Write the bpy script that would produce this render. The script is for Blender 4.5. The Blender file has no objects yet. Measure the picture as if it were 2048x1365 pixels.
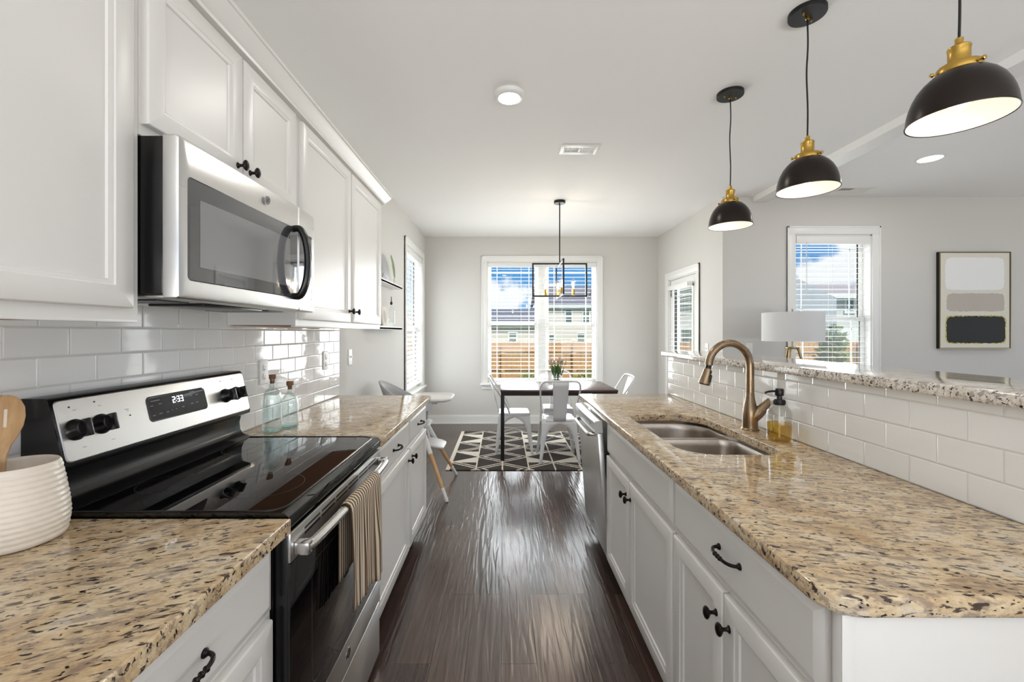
import bpy, bmesh, math, random
from mathutils import Vector, Matrix
random.seed(7)
C = bpy.context.scene.collection
SC = bpy.context.scene
PI = math.pi
V = Vector

# ------------------------------------------------------------------ camera
cam_d = bpy.data.cameras.new('camera')
cam = bpy.data.objects.new('camera', cam_d); C.objects.link(cam)
cam.location = (0, 0, 1.354); cam.rotation_euler = (PI/2, 0, 0)
cam_d.sensor_width = 36.0; cam_d.sensor_fit = 'HORIZONTAL'
cam_d.lens = 850.0/2048*36.0
cam_d.shift_x = 18.0/2048; cam_d.shift_y = -16.5/2048
cam_d.clip_start = 0.02; cam_d.clip_end = 400
SC.camera = cam
SC.view_settings.view_transform = 'Standard'
SC.view_settings.look = 'None'
SC.view_settings.gamma = 1.0
SC.view_settings.use_curve_mapping = False
SC.view_settings.exposure = 0.98
SC.cycles.use_denoising = True
SC.cycles.max_bounces = 10
SC.cycles.diffuse_bounces = 6
SC.cycles.glossy_bounces = 6
SC.cycles.transparent_max_bounces = 32
SC.cycles.sample_clamp_indirect = 6.0

def srgb(r, g, b):
    f = lambda c: (c/255/12.92) if c <= 10 else ((c/255+0.055)/1.055)**2.4
    return (f(r), f(g), f(b), 1.0)

# ------------------------------------------------------------------ world: blue sky with cumulus
def build_world():
    w = bpy.data.worlds.new('sky'); SC.world = w; w.use_nodes = True
    nt = w.node_tree; N = nt.nodes; L = nt.links; N.clear()
    out = N.new('ShaderNodeOutputWorld'); bg = N.new('ShaderNodeBackground')
    tc = N.new('ShaderNodeTexCoord')
    sep = N.new('ShaderNodeSeparateXYZ'); L.new(tc.outputs['Generated'], sep.inputs[0])
    ramp = N.new('ShaderNodeValToRGB'); cr = ramp.color_ramp
    cr.elements[0].position = 0.0; cr.elements[0].color = srgb(200, 224, 243)
    cr.elements[1].position = 0.32; cr.elements[1].color = srgb(60, 132, 205)
    e = cr.elements.new(0.085); e.color = srgb(112, 172, 228)
    e = cr.elements.new(0.15); e.color = srgb(66, 146, 214)
    L.new(sep.outputs['Z'], ramp.inputs[0])
    blobs = [((-.025, 1, .07), .085, .06), ((.022, 1, .088), .042, .048), ((.085, 1, .07), .032, .06), ((.12, 1, .10), .06, .02), ((.16, 1, .03), .12, .05),
             ((.80, 1, .155), .085, .040), ((.745, 1, .145), .055, .05), ((.84, 1, .20), .045, .045), ((.5, 1, .1), .12, .07),
             ((-1, .4, .5), .7, .4), ((1, -1, .7), .9, .5), ((0, -1, .6), .9, .5)]
    no = N.new('ShaderNodeTexNoise'); no.inputs['Scale'].default_value = 16; no.inputs['Detail'].default_value = 7
    no.inputs['Roughness'].default_value = 0.55
    L.new(tc.outputs['Generated'], no.inputs['Vector'])
    last = None
    for d, rx, rz in blobs:
        d = V(d); ln = d.length
        s = N.new('ShaderNodeVectorMath'); s.operation = 'SUBTRACT'; s.inputs[1].default_value = d/ln
        L.new(tc.outputs['Generated'], s.inputs[0])
        m = N.new('ShaderNodeVectorMath'); m.operation = 'MULTIPLY'; m.inputs[1].default_value = (ln/rx, ln/rx*.5, ln/rz)
        L.new(s.outputs[0], m.inputs[0])
        le = N.new('ShaderNodeVectorMath'); le.operation = 'LENGTH'; L.new(m.outputs[0], le.inputs[0])
        sub = N.new('ShaderNodeMath'); sub.operation = 'SUBTRACT'; sub.inputs[0].default_value = 1.0
        L.new(le.outputs['Value'], sub.inputs[1])
        if last is None: last = sub
        else:
            mx = N.new('ShaderNodeMath'); mx.operation = 'MAXIMUM'
            L.new(last.outputs[0], mx.inputs[0]); L.new(sub.outputs[0], mx.inputs[1]); last = mx
    ad = N.new('ShaderNodeMath'); ad.operation = 'MULTIPLY_ADD'; ad.inputs[1].default_value = 2.2
    L.new(no.outputs[0], ad.inputs[0]); L.new(last.outputs[0], ad.inputs[2])
    mr = N.new('ShaderNodeMapRange'); mr.interpolation_type = 'SMOOTHSTEP'
    mr.inputs['From Min'].default_value = 1.12; mr.inputs['From Max'].default_value = 1.55
    L.new(ad.outputs[0], mr.inputs['Value'])
    mix = N.new('ShaderNodeMix'); mix.data_type = 'RGBA'
    L.new(mr.outputs[0], mix.inputs[0]); L.new(ramp.outputs[0], mix.inputs[6])
    mix.inputs[7].default_value = (0.93, 0.95, 0.98, 1)
    # ground below the horizon
    g = N.new('ShaderNodeMapRange'); g.inputs['From Min'].default_value = -0.03; g.inputs['From Max'].default_value = 0.0
    L.new(sep.outputs['Z'], g.inputs['Value'])
    mix2 = N.new('ShaderNodeMix'); mix2.data_type = 'RGBA'
    L.new(g.outputs[0], mix2.inputs[0]); mix2.inputs[6].default_value = srgb(150, 150, 130)
    L.new(mix.outputs[2], mix2.inputs[7])
    L.new(mix2.outputs[2], bg.inputs[0]); bg.inputs[1].default_value = 0.54
    L.new(bg.outputs[0], out.inputs[0])
build_world()

# ------------------------------------------------------------------ sun, daylight and added fill
def lamp(name, kind, loc, rot, energy, color=(1, 1, 1), **kw):
    d = bpy.data.lights.new(name, kind); d.energy = energy; d.color = color
    for k, v in kw.items(): setattr(d, k, v)
    o = bpy.data.objects.new(name, d); C.objects.link(o)
    o.location = loc; o.rotation_euler = rot
    return o
lamp('sun', 'SUN', (0, -10, 20), (math.radians(42), 0, math.radians(20)), 1.8, (1, .96, .9), angle=0.02)
# added fill standing in for unseen glazing, tilted up to bounce off the ceiling
lamp('fill_rear_uplight', 'AREA', (1.6, -2.75, .9), (PI/2+1.3, 0, 0), 118, (.98, .985, 1), shape='RECTANGLE', size=5.6, size_y=1.8)
lamp('fill_family_uplight', 'AREA', (7.02, 1.2, 1.10), (PI/2+1.1, 0, PI/2), 15, (.98, .985, 1), shape='RECTANGLE', size=4.6, size_y=1.6)
# daylight arriving at the panes of the windows and the patio door, thrown a little upward by the blinds
lamp('daylight_dining_window', 'AREA', (.58, 6.52, 1.50), (-PI/2-.15, 0, 0), 50, (.97, .985, 1), shape='RECTANGLE', size=1.6, size_y=1.75)
lamp('daylight_left_window', 'AREA', (-1.36, 5.56, 1.50), (PI/2+.15, 0, -PI/2), 20, (.97, .985, 1), shape='RECTANGLE', size=.95, size_y=1.75)
lamp('daylight_family_window', 'AREA', (3.46, 4.66, 1.50), (-PI/2-.15, 0, 0), 11, (.97, .985, 1), shape='RECTANGLE', size=.76, size_y=1.7)
lamp('daylight_patio_door', 'AREA', (2.50, 5.48, 1.15), (PI/2+.15, 0, PI/2), 9, (.97, .985, 1), shape='RECTANGLE', size=.6, size_y=1.7)

# ------------------------------------------------------------------ materials
MATS = {}
def new_mat(name):
    m = bpy.data.materials.new(name); m.use_nodes = True
    nt = m.node_tree
    b = nt.nodes.get('Principled BSDF')
    return m, nt, nt.nodes, nt.links, b
def mat(name, col, rough=0.5, metal=0.0, spec=0.5, emit=None, estr=0.0, coat=0.0, var=0.0, vscale=8.0, bump=0.0, bscale=60.0, sheen=0.0):
    m, nt, N, L, b = new_mat(name)
    b.inputs['Base Color'].default_value = col
    b.inputs['Roughness'].default_value = rough
    b.inputs['Metallic'].default_value = metal
    b.inputs['Specular IOR Level'].default_value = spec
    if coat: b.inputs['Coat Weight'].default_value = coat; b.inputs['Coat Roughness'].default_value = 0.05
    if sheen: b.inputs['Sheen Weight'].default_value = sheen
    if emit: b.inputs['Emission Color'].default_value = emit; b.inputs['Emission Strength'].default_value = estr
    geo = N.new('ShaderNodeTexCoord')
    if var:
        no = N.new('ShaderNodeTexNoise'); no.inputs['Scale'].default_value = vscale; no.inputs['Detail'].default_value = 4
        L.new(geo.outputs['Object'], no.inputs['Vector'])
        mx = N.new('ShaderNodeMix'); mx.data_type = 'RGBA'
        mx.inputs[6].default_value = tuple(c*(1-var) for c in col[:3])+(1,)
        mx.inputs[7].default_value = tuple(min(1, c*(1+var)) for c in col[:3])+(1,)
        L.new(no.outputs[0], mx.inputs[0]); L.new(mx.outputs[2], b.inputs['Base Color'])
    if bump:
        n2 = N.new('ShaderNodeTexNoise'); n2.inputs['Scale'].default_value = bscale; n2.inputs['Detail'].default_value = 3
        L.new(geo.outputs['Object'], n2.inputs['Vector'])
        bp = N.new('ShaderNodeBump'); bp.inputs['Strength'].default_value = bump; bp.inputs['Distance'].default_value = 0.002
        L.new(n2.outputs[0], bp.inputs['Height']); L.new(bp.outputs[0], b.inputs['Normal'])
    return m
def brushed(name, col, rough, scale=(1, 1, 1), amt=0.08, metal=1.0):
    m, nt, N, L, b = new_mat(name)
    b.inputs['Base Color'].default_value = col; b.inputs['Metallic'].default_value = metal
    g = N.new('ShaderNodeTexCoord'); mp = N.new('ShaderNodeMapping'); mp.inputs['Scale'].default_value = scale
    L.new(g.outputs['Object'], mp.inputs['Vector'])
    no = N.new('ShaderNodeTexNoise'); no.inputs['Scale'].default_value = 1.0; no.inputs['Detail'].default_value = 3
    L.new(mp.outputs[0], no.inputs['Vector'])
    mr = N.new('ShaderNodeMapRange'); mr.inputs['To Min'].default_value = rough-amt; mr.inputs['To Max'].default_value = rough+amt
    L.new(no.outputs[0], mr.inputs['Value']); L.new(mr.outputs[0], b.inputs['Roughness'])
    return m
def glass(name, tint=(.97, .985, .985), gl=0.02, edge=0.45, rough=0.0):
    """thin clear glass: mostly see-through, mirror-like at grazing angles"""
    m, nt, N, L, b = new_mat(name); N.remove(b)
    out = [n for n in N if n.type == 'OUTPUT_MATERIAL'][0]
    t = N.new('ShaderNodeBsdfTransparent'); t.inputs[0].default_value = (*tint, 1)
    gz = N.new('ShaderNodeBsdfGlossy'); gz.inputs['Roughness'].default_value = rough
    lw = N.new('ShaderNodeLayerWeight'); lw.inputs['Blend'].default_value = 0.25
    mr = N.new('ShaderNodeMapRange'); mr.inputs['To Min'].default_value = gl; mr.inputs['To Max'].default_value = edge
    L.new(lw.outputs['Facing'], mr.inputs['Value'])
    mx = N.new('ShaderNodeMixShader'); L.new(mr.outputs[0], mx.inputs[0]); L.new(t.outputs[0], mx.inputs[1]); L.new(gz.outputs[0], mx.inputs[2])
    L.new(mx.outputs[0], out.inputs[0])
    return m
def pos_vec(N, L):
    g = N.new('ShaderNodeNewGeometry'); return g.outputs['Position']
def ramp(N, stops):
    r = N.new('ShaderNodeValToRGB'); cr = r.color_ramp
    cr.elements[0].position, cr.elements[0].color = stops[0]
    cr.elements[1].position, cr.elements[1].color = stops[-1]
    for p, c in stops[1:-1]:
        e = cr.elements.new(p); e.color = c
    return r
def mixc(N, L, fac, a, b):
    mx = N.new('ShaderNodeMix'); mx.data_type = 'RGBA'
    for s, v in ((0, fac), (6, a), (7, b)):
        if hasattr(v, 'is_linked') or hasattr(v, 'links'): L.new(v, mx.inputs[s])
        else: mx.inputs[s].default_value = v
    return mx.outputs[2]
def noise(N, L, vec, scale, detail=4, rough=0.55, mscale=None, rotz=0.0, loc=(0, 0, 0), dist=0.0):
    if mscale:
        r = N.new('ShaderNodeMapping'); r.inputs['Rotation'].default_value = (0, 0, rotz); r.inputs['Location'].default_value = loc
        L.new(vec, r.inputs['Vector'])
        mp = N.new('ShaderNodeMapping'); mp.inputs['Scale'].default_value = mscale
        L.new(r.outputs[0], mp.inputs['Vector']); vec = mp.outputs[0]
    n = N.new('ShaderNodeTexNoise'); n.inputs['Scale'].default_value = scale; n.inputs['Detail'].default_value = detail
    n.inputs['Roughness'].default_value = rough; n.inputs['Distortion'].default_value = dist
    L.new(vec, n.inputs['Vector'])
    return n.outputs[0]
def granite(name, rot, base):
    m, nt, N, L, b = new_mat(name)
    p = pos_vec(N, L)
    n0 = noise(N, L, p, 1, 5, .6, (9, 16, 16), rot)
    r0 = ramp(N, [(.30, base[0]), (.46, base[1]), (.58, base[2]), (.72, base[3])]); L.new(n0, r0.inputs[0])
    n1 = noise(N, L, p, 1, 6, .7, (70, 130, 130), rot, (3, 1, 2))      # fine grain
    r1 = ramp(N, [(.35, (.80, .78, .76, 1)), (.6, (1.08, 1.07, 1.05, 1))]); L.new(n1, r1.inputs[0])
    mul = N.new('ShaderNodeMix'); mul.data_type = 'RGBA'; mul.blend_type = 'MULTIPLY'; mul.inputs[0].default_value = 1
    L.new(r0.outputs[0], mul.inputs[6]); L.new(r1.outputs[0], mul.inputs[7])
    # grey-mauve smudges, then brown-black flecks lying along one direction
    n2 = noise(N, L, p, 1, 4, .6, (24, 66, 66), rot, (7, 2, 5), .3)
    r2 = ramp(N, [(.515, (0, 0, 0, 1)), (.60, (.62, .62, .62, 1))]); L.new(n2, r2.inputs[0])
    c2 = mixc(N, L, r2.outputs[0], mul.outputs[2], srgb(128, 112, 104))
    n3 = noise(N, L, p, 1, 3, .55, (31, 92, 92), rot, (1, 8, 3), .4)
    r3 = ramp(N, [(.578, (0, 0, 0, 1)), (.635, (.95, .95, .95, 1))]); L.new(n3, r3.inputs[0])
    c3 = mixc(N, L, r3.outputs[0], c2, srgb(62, 48, 44))
    n4 = noise(N, L, p, 1, 2, .5, (60, 120, 120), rot, (11, 4, 9), .2)
    r4 = ramp(N, [(.645, (0, 0, 0, 1)), (.68, (1, 1, 1, 1))]); L.new(n4, r4.inputs[0])
    c4 = mixc(N, L, r4.outputs[0], c3, srgb(34, 28, 28))
    L.new(c4, b.inputs['Base Color'])
    b.inputs['Roughness'].default_value = 0.07; b.inputs['Specular IOR Level'].default_value = 0.55
    return m
def tile(name, y0, z0, w, h):
    m, nt, N, L, b = new_mat(name)
    p = pos_vec(N, L); s = N.new('ShaderNodeSeparateXYZ'); L.new(p, s.inputs[0])
    def add(sock, v):
        a = N.new('ShaderNodeMath'); a.operation = 'ADD'; a.inputs[1].default_value = v; L.new(sock, a.inputs[0]); return a.outputs[0]
    c = N.new('ShaderNodeCombineXYZ'); L.new(add(s.outputs['Y'], -y0+w*40), c.inputs[0]); L.new(add(s.outputs['Z'], -z0+h*20), c.inputs[1])
    def brick(ms, sm):
        br = N.new('ShaderNodeTexBrick'); br.inputs['Scale'].default_value = 1
        br.inputs['Brick Width'].default_value = w; br.inputs['Row Height'].default_value = h
        br.inputs['Mortar Size'].default_value = ms; br.inputs['Mortar Smooth'].default_value = sm
        br.inputs['Color1'].default_value = srgb(238, 238, 236); br.inputs['Color2'].default_value = srgb(233, 233, 231)
        br.inputs['Mortar'].default_value = srgb(212, 209, 203)
        L.new(c.outputs[0], br.inputs['Vector']); return br
    b1 = brick(.0012, .1); b2 = brick(.005, 1.0)
    L.new(b1.outputs['Color'], b.inputs['Base Color'])
    r = N.new('ShaderNodeMapRange'); r.inputs['To Min'].default_value = .05; r.inputs['To Max'].default_value = .6
    L.new(b1.outputs['Fac'], r.inputs['Value']); L.new(r.outputs[0], b.inputs['Roughness'])
    nz = noise(N, L, p, 1, 1, .5, (7, 7, 22))
    bp0 = N.new('ShaderNodeBump'); bp0.inputs['Strength'].default_value = .5; bp0.inputs['Distance'].default_value = .002
    L.new(nz, bp0.inputs['Height'])
    bp = N.new('ShaderNodeBump'); bp.invert = True; bp.inputs['Strength'].default_value = .9; bp.inputs['Distance'].default_value = .0016
    L.new(b2.outputs['Fac'], bp.inputs['Height']); L.new(bp0.outputs[0], bp.inputs['Normal'])
    L.new(bp.outputs[0], b.inputs['Normal'])
    return m
def floor_mat():
    m, nt, N, L, b = new_mat('dark_hardwood')
    p = pos_vec(N, L); s = N.new('ShaderNodeSeparateXYZ'); L.new(p, s.inputs[0])
    a = N.new('ShaderNodeMath'); a.operation = 'ADD'; a.inputs[1].default_value = .006+.145*60; L.new(s.outputs['X'], a.inputs[0])
    a2 = N.new('ShaderNodeMath'); a2.operation = 'ADD'; a2.inputs[1].default_value = 30.3; L.new(s.outputs['Y'], a2.inputs[0])
    c = N.new('ShaderNodeCombineXYZ'); L.new(a2.outputs[0], c.inputs[0]); L.new(a.outputs[0], c.inputs[1])
    br = N.new('ShaderNodeTexBrick'); br.offset = .37; br.offset_frequency = 3
    br.inputs['Scale'].default_value = 1; br.inputs['Brick Width'].default_value = 1.25; br.inputs['Row Height'].default_value = .145
    br.inputs['Mortar Size'].default_value = .0011; br.inputs['Mortar Smooth'].default_value = .3; br.inputs['Bias'].default_value = -.1
    br.inputs['Color1'].default_value = srgb(64, 49, 43); br.inputs['Color2'].default_value = srgb(97, 76, 66)
    br.inputs['Mortar'].default_value = srgb(24, 18, 16)
    L.new(c.outputs[0], br.inputs['Vector'])
    g = noise(N, L, p, 1, 6, .65, (55, 2.6, 1), 0, (0, 0, 0), .6)
    rg = ramp(N, [(.3, (.62, .60, .60, 1)), (.5, (.95, .95, .95, 1)), (.7, (1.3, 1.26, 1.22, 1))]); L.new(g, rg.inputs[0])
    mul = N.new('ShaderNodeMix'); mul.data_type = 'RGBA'; mul.blend_type = 'MULTIPLY'; mul.inputs[0].default_value = 1
    L.new(br.outputs['Color'], mul.inputs[6]); L.new(rg.outputs[0], mul.inputs[7])
    L.new(mul.outputs[2], b.inputs['Base Color'])
    rr = N.new('ShaderNodeMapRange'); rr.inputs['To Min'].default_value = .15; rr.inputs['To Max'].default_value = .30
    L.new(g, rr.inputs['Value']); L.new(rr.outputs[0], b.inputs['Roughness'])
    b.inputs['Specular IOR Level'].default_value = .85
    w = noise(N, L, p, 1, 1, .4, (36, 3.2, 1), 0, (2, 3, 0), .9)        # hand-scraped ripples
    b0 = N.new('ShaderNodeBump'); b0.inputs['Strength'].default_value = .6; b0.inputs['Distance'].default_value = .0042
    L.new(w, b0.inputs['Height'])
    b1 = N.new('ShaderNodeBump'); b1.invert = True; b1.inputs['Strength'].default_value = .8; b1.inputs['Distance'].default_value = .0015
    L.new(br.outputs['Fac'], b1.inputs['Height']); L.new(b0.outputs[0], b1.inputs['Normal']); L.new(b1.outputs[0], b.inputs['Normal'])
    return m
def math_node(N, L, op, a, b=None, c=None):
    n = N.new('ShaderNodeMath'); n.operation = op
    for i, v in enumerate((a, b, c)):
        if v is None: continue
        if isinstance(v, (int, float)): n.inputs[i].default_value = v
        else: L.new(v, n.inputs[i])
    return n.outputs[0]
def rug_mat():
    m, nt, N, L, b = new_mat('woven_rug')
    p = pos_vec(N, L); s = N.new('ShaderNodeSeparateXYZ'); L.new(p, s.inputs[0])
    M = lambda op, a, bb=None, cc=None: math_node(N, L, op, a, bb, cc)
    jit = noise(N, L, p, 1, 2, .5, (70, 70, 1))
    j = M('MULTIPLY', M('SUBTRACT', jit, .5), .02)
    x = M('ADD', M('ADD', s.outputs['X'], .53), j); y = M('ADD', M('ADD', s.outputs['Y'], -4.17), j)
    W = .262; P = .40
    xc = M('DIVIDE', x, W)
    col = M('FLOOR', xc); u = M('FRACT', xc)
    mir = M('MODULO', M('FLOOR', M('DIVIDE', M('ADD', col, 8), 2)), 2)      # wedge base on the left or the right side
    um = M('ABSOLUTE', M('SUBTRACT', u, mir))
    pair = M('MODULO', M('FLOOR', M('DIVIDE', M('ADD', col, 9), 2)), 2)
    yy = M('ADD', M('DIVIDE', M('SUBTRACT', y, .435), P), M('ADD', M('MULTIPLY', pair, .5), 20))
    n_ = M('FLOOR', M('ADD', yy, .5))
    v = M('ABSOLUTE', M('SUBTRACT', yy, n_))
    odd = M('MODULO', n_, 2)
    e = M('SUBTRACT', v, M('MULTIPLY', M('SUBTRACT', 1, um), .44))
    wedge = M('LESS_THAN', e, 0)
    st = M('LESS_THAN', M('FRACT', M('DIVIDE', e, .135)), .42)                 # cream stripes parallel to the wedge
    inl = M('LESS_THAN', e, .27)
    stripes = M('MULTIPLY', st, inl)
    plain = M('MULTIPLY', M('SUBTRACT', 1, pair), M('SUBTRACT', 1, odd))        # cream flanks
    cr_ = M('MULTIPLY', M('SUBTRACT', 1, wedge), M('MAXIMUM', stripes, plain))
    dark = M('SUBTRACT', 1, cr_)
    line = M('GREATER_THAN', M('ABSOLUTE', M('SUBTRACT', u, .5)), .472)       # cream column lines
    bord = M('LESS_THAN', x, 0.0)
    cream = M('MAXIMUM', M('MAXIMUM', M('SUBTRACT', 1, dark), line), bord)
    n = noise(N, L, p, 260, 2)
    cd = mixc(N, L, n, srgb(58, 54, 52), srgb(92, 87, 84)); cw = mixc(N, L, n, srgb(205, 196, 182), srgb(240, 232, 220))
    L.new(mixc(N, L, cream, cd, cw), b.inputs['Base Color'])
    b.inputs['Roughness'].default_value = 1; b.inputs['Specular IOR Level'].default_value = .1
    bp = N.new('ShaderNodeBump'); bp.inputs['Strength'].default_value = .5; bp.inputs['Distance'].default_value = .003
    L.new(n, bp.inputs['Height']); L.new(bp.outputs[0], b.inputs['Normal'])
    return m
def striped_cloth():
    m, nt, N, L, b = new_mat('striped_towel')
    at = N.new('ShaderNodeUVMap'); at.uv_map = 'UVMap'
    s = N.new('ShaderNodeSeparateXYZ'); L.new(at.outputs[0], s.inputs[0])
    f = math_node(N, L, 'PINGPONG', math_node(N, L, 'MULTIPLY', s.outputs['X'], 17), .5)
    r = ramp(N, [(.30, srgb(96, 76, 58)), (.55, srgb(196, 180, 158)), (1, srgb(214, 202, 184))])
    L.new(math_node(N, L, 'MULTIPLY', f, 2), r.inputs[0]); L.new(r.outputs[0], b.inputs['Base Color'])
    b.inputs['Roughness'].default_value = .95; b.inputs['Specular IOR Level'].default_value = .1
    bp = N.new('ShaderNodeBump'); bp.inputs['Strength'].default_value = .5; bp.inputs['Distance'].default_value = .002
    L.new(f, bp.inputs['Height']); L.new(bp.outputs[0], b.inputs['Normal'])
    return m
def wood(name, c1, c2, scale=(4, 40, 40), rough=.5):
    m, nt, N, L, b = new_mat(name)
    t = N.new('ShaderNodeTexCoord')
    n = noise(N, L, t.outputs['Object'], 1, 5, .6, scale, 0, (0, 0, 0), .5)
    r = ramp(N, [(.3, c1), (.7, c2)]); L.new(n, r.inputs[0]); L.new(r.outputs[0], b.inputs['Base Color'])
    b.inputs['Roughness'].default_value = rough
    return m
def lapped(name, c1, c2, pitch, axis='Z', rough=.8):
    """siding / shingle / board rows in world space"""
    m, nt, N, L, b = new_mat(name)
    p = pos_vec(N, L); s = N.new('ShaderNodeSeparateXYZ'); L.new(p, s.inputs[0])
    f = math_node(N, L, 'FRACT', math_node(N, L, 'DIVIDE', math_node(N, L, 'ADD', s.outputs[axis], 100), pitch))
    n = noise(N, L, p, 3.0, 5)
    c = mixc(N, L, n, c1, c2)
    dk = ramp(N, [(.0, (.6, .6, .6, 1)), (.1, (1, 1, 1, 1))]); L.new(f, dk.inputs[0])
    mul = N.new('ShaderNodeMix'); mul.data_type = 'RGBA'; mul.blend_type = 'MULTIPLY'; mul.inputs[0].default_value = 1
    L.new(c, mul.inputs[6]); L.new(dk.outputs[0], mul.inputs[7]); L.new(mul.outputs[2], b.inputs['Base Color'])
    b.inputs['Roughness'].default_value = rough
    return m

M = {}
M['wall'] = mat('wall_paint', srgb(216, 214, 210), .75, spec=.3, bump=.05, bscale=150)
M['ceiling'] = mat('ceiling_paint', srgb(248, 248, 247), .85, spec=.2)
M['trim'] = mat('white_trim_paint', srgb(240, 240, 238), .35)
M['cab'] = mat('cabinet_paint', srgb(225, 223, 219), .33)
M['cabside'] = mat('cabinet_raw_underside', srgb(196, 160, 120), .6, var=.15)
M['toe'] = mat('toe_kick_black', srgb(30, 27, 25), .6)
GB = [srgb(174, 149, 118), srgb(203, 178, 142), srgb(217, 197, 164), srgb(209, 198, 182)]
M['granite_l'] = granite('beige_granite_left', math.radians(-24), GB)
M['granite_r'] = granite('beige_granite_island', math.radians(14), GB)
M['granite_bar'] = granite('granite_bar_lighter_base', math.radians(5), [srgb(206, 198, 187), srgb(220, 213, 203), srgb(228, 222, 214), srgb(232, 228, 222)])  # same granite mix as the island, over lightened base colours
M['tile_l'] = tile('white_subway_tile_left', 1.128, .9148, .153, .0757)
M['tile_r'] = tile('white_subway_tile_bar', 1.1695, .914, .157, .080)
M['floor'] = floor_mat()
M['steel'] = brushed('stainless_steel', srgb(212, 211, 209), .31, (2, 2, 160))
M['steelh'] = brushed('stainless_handle', srgb(210, 209, 206), .22, (60, 60, 60), .04)
M['sink'] = brushed('satin_sink_steel', srgb(176, 168, 160), .30, (80, 4, 4))
M['blackgl'] = mat('black_glass', srgb(8, 8, 9), .02, spec=.6)
M['micglass'] = mat('microwave_glass_reflect_grey', srgb(66, 67, 70), .03, spec=1.0, coat=1.0)  # black glass with the room's reflection put into its grey base colour
M['micmesh'] = mat('window_mesh_reflect_grey', srgb(128, 128, 130), .04, spec=1.0, coat=1.0)  # screen mesh, lighter grey stands in for its brighter reflection
M['blackpl'] = mat('black_plastic', srgb(14, 14, 15), .28)
M['blackmat'] = mat('black_enamel', srgb(12, 12, 13), .22)
M['bronze'] = mat('dark_bronze_hardware', srgb(38, 33, 31), .32, .75)
M['blackiron'] = mat('matte_black_metal', srgb(26, 26, 27), .45, .3)
M['brass'] = mat('brushed_brass', srgb(190, 154, 78), .28, 1.0)
M['gold'] = mat('champagne_gold', srgb(164, 144, 106), .32, 1.0)
M['faucet'] = brushed('champagne_bronze', srgb(152, 130, 106), .27, (60, 60, 6), .05)
M['shade_out'] = mat('dark_bronze_shade', srgb(40, 33, 29), .30, .6)
M['shade_in'] = mat('white_enamel_shade_inside', srgb(250, 246, 238), .5)
M['glow'] = mat('lit_diffuser', (1, 1, 1, 1), .5, emit=(1, .96, .88, 1), estr=4.0)
M['warmglow'] = mat('frosted_warm_bulb', (1, 1, 1, 1), .5, emit=(1, .84, .66, 1), estr=.8)
M['bulb'] = glass('clear_bulb_glass', (.98, .95, .9), .05, .5)
M['filament'] = mat('glowing_filament', (1, .7, .4, 1), .5, emit=(1, .62, .3, 1), estr=9.0)
M['pane'] = glass('window_glass', (.97, .985, .98), .015, .5)
M['bottle'] = glass('pale_aqua_bottle_glass', (.935, .975, .975), .05, .75)
M['bottleb'] = glass('aqua_bottle_base_glass', (.72, .89, .87), .06, .6)
M['clear'] = glass('clear_glass', (.965, .98, .975), .03, .6)
M['soap'] = glass('amber_soap', (.93, .74, .30), .03, .3)
M['cork'] = mat('cork', srgb(128, 92, 60), .9, var=.2, vscale=60)
M['whitepl'] = mat('white_plastic', srgb(238, 237, 234), .35)
M['whitemetal'] = mat('white_gloss_metal', srgb(236, 236, 236), .18, coat=.3)
M['greypl'] = mat('pale_grey_plastic', srgb(205, 206, 208), .35)
M['shellgrey'] = mat('grey_seat_plastic', srgb(176, 177, 179), .4)
M['oak'] = wood('beech_leg', srgb(206, 158, 106), srgb(222, 180, 130), (14, 14, 3))
M['spoon'] = wood('spoon_wood', srgb(166, 126, 84), srgb(200, 164, 118), (30, 30, 6))
M['ceramic'] = mat('ivory_ceramic', srgb(228, 218, 204), .32)
M['table'] = wood('dark_table_wood', srgb(64, 40, 34), srgb(92, 60, 50), (3, 40, 40), .22)
M['rug'] = rug_mat()
M['rugedge'] = mat('rug_binding', srgb(48, 45, 43), 1)
M['towel'] = striped_cloth()
M['slat'] = mat('white_blind_slat', srgb(240, 240, 238), .5)
M['slatline'] = mat('blind_cord', srgb(226, 226, 222), .7)
M['leaf'] = mat('green_leaf', srgb(74, 112, 52), .5, var=.3)
M['fern'] = mat('fern_leaf', srgb(120, 142, 84), .6, var=.3)
M['petal'] = mat('dusty_tulip_petal', srgb(196, 172, 158), .6, var=.2, vscale=40)
M['fabric'] = mat('white_linen_shade', srgb(226, 226, 226), .9, bump=.2, bscale=300)
M['digit'] = mat('lit_clock_digit', (1, 1, 1, 1), .5, emit=(.9, .97, 1, 1), estr=1.6)
M['legend'] = mat('printed_legend', srgb(140, 142, 146), .5)
M['ringmark'] = mat('cooktop_ring_print', srgb(58, 58, 60), .3)
M['logo'] = mat('badge_metal', srgb(150, 150, 152), .25, 1.0)
M['logodark'] = mat('badge_engraving', srgb(92, 92, 95), .35, .8)
M['display'] = mat('display_glass', srgb(42, 43, 46), .08, spec=.5)
M['canvas'] = mat('canvas_cream', srgb(232, 227, 215), .8, var=.04, vscale=30)
M['p_white'] = mat('white_paint_block', srgb(248, 248, 248), .7, bump=.6, bscale=14)
M['p_taupe'] = mat('taupe_paint_block', srgb(196, 188, 178), .7, bump=.6, bscale=14)
M['p_black'] = mat('black_paint_block', srgb(34, 34, 35), .6, bump=.7, bscale=14)
M['p_gold'] = mat('gold_leaf_edge', srgb(196, 178, 96), .4, .5)
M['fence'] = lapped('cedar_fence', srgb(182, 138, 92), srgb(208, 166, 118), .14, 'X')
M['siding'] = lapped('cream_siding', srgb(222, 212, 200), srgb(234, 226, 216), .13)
M['sidingg'] = lapped('grey_siding', srgb(176, 180, 186), srgb(196, 199, 204), .13)
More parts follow.
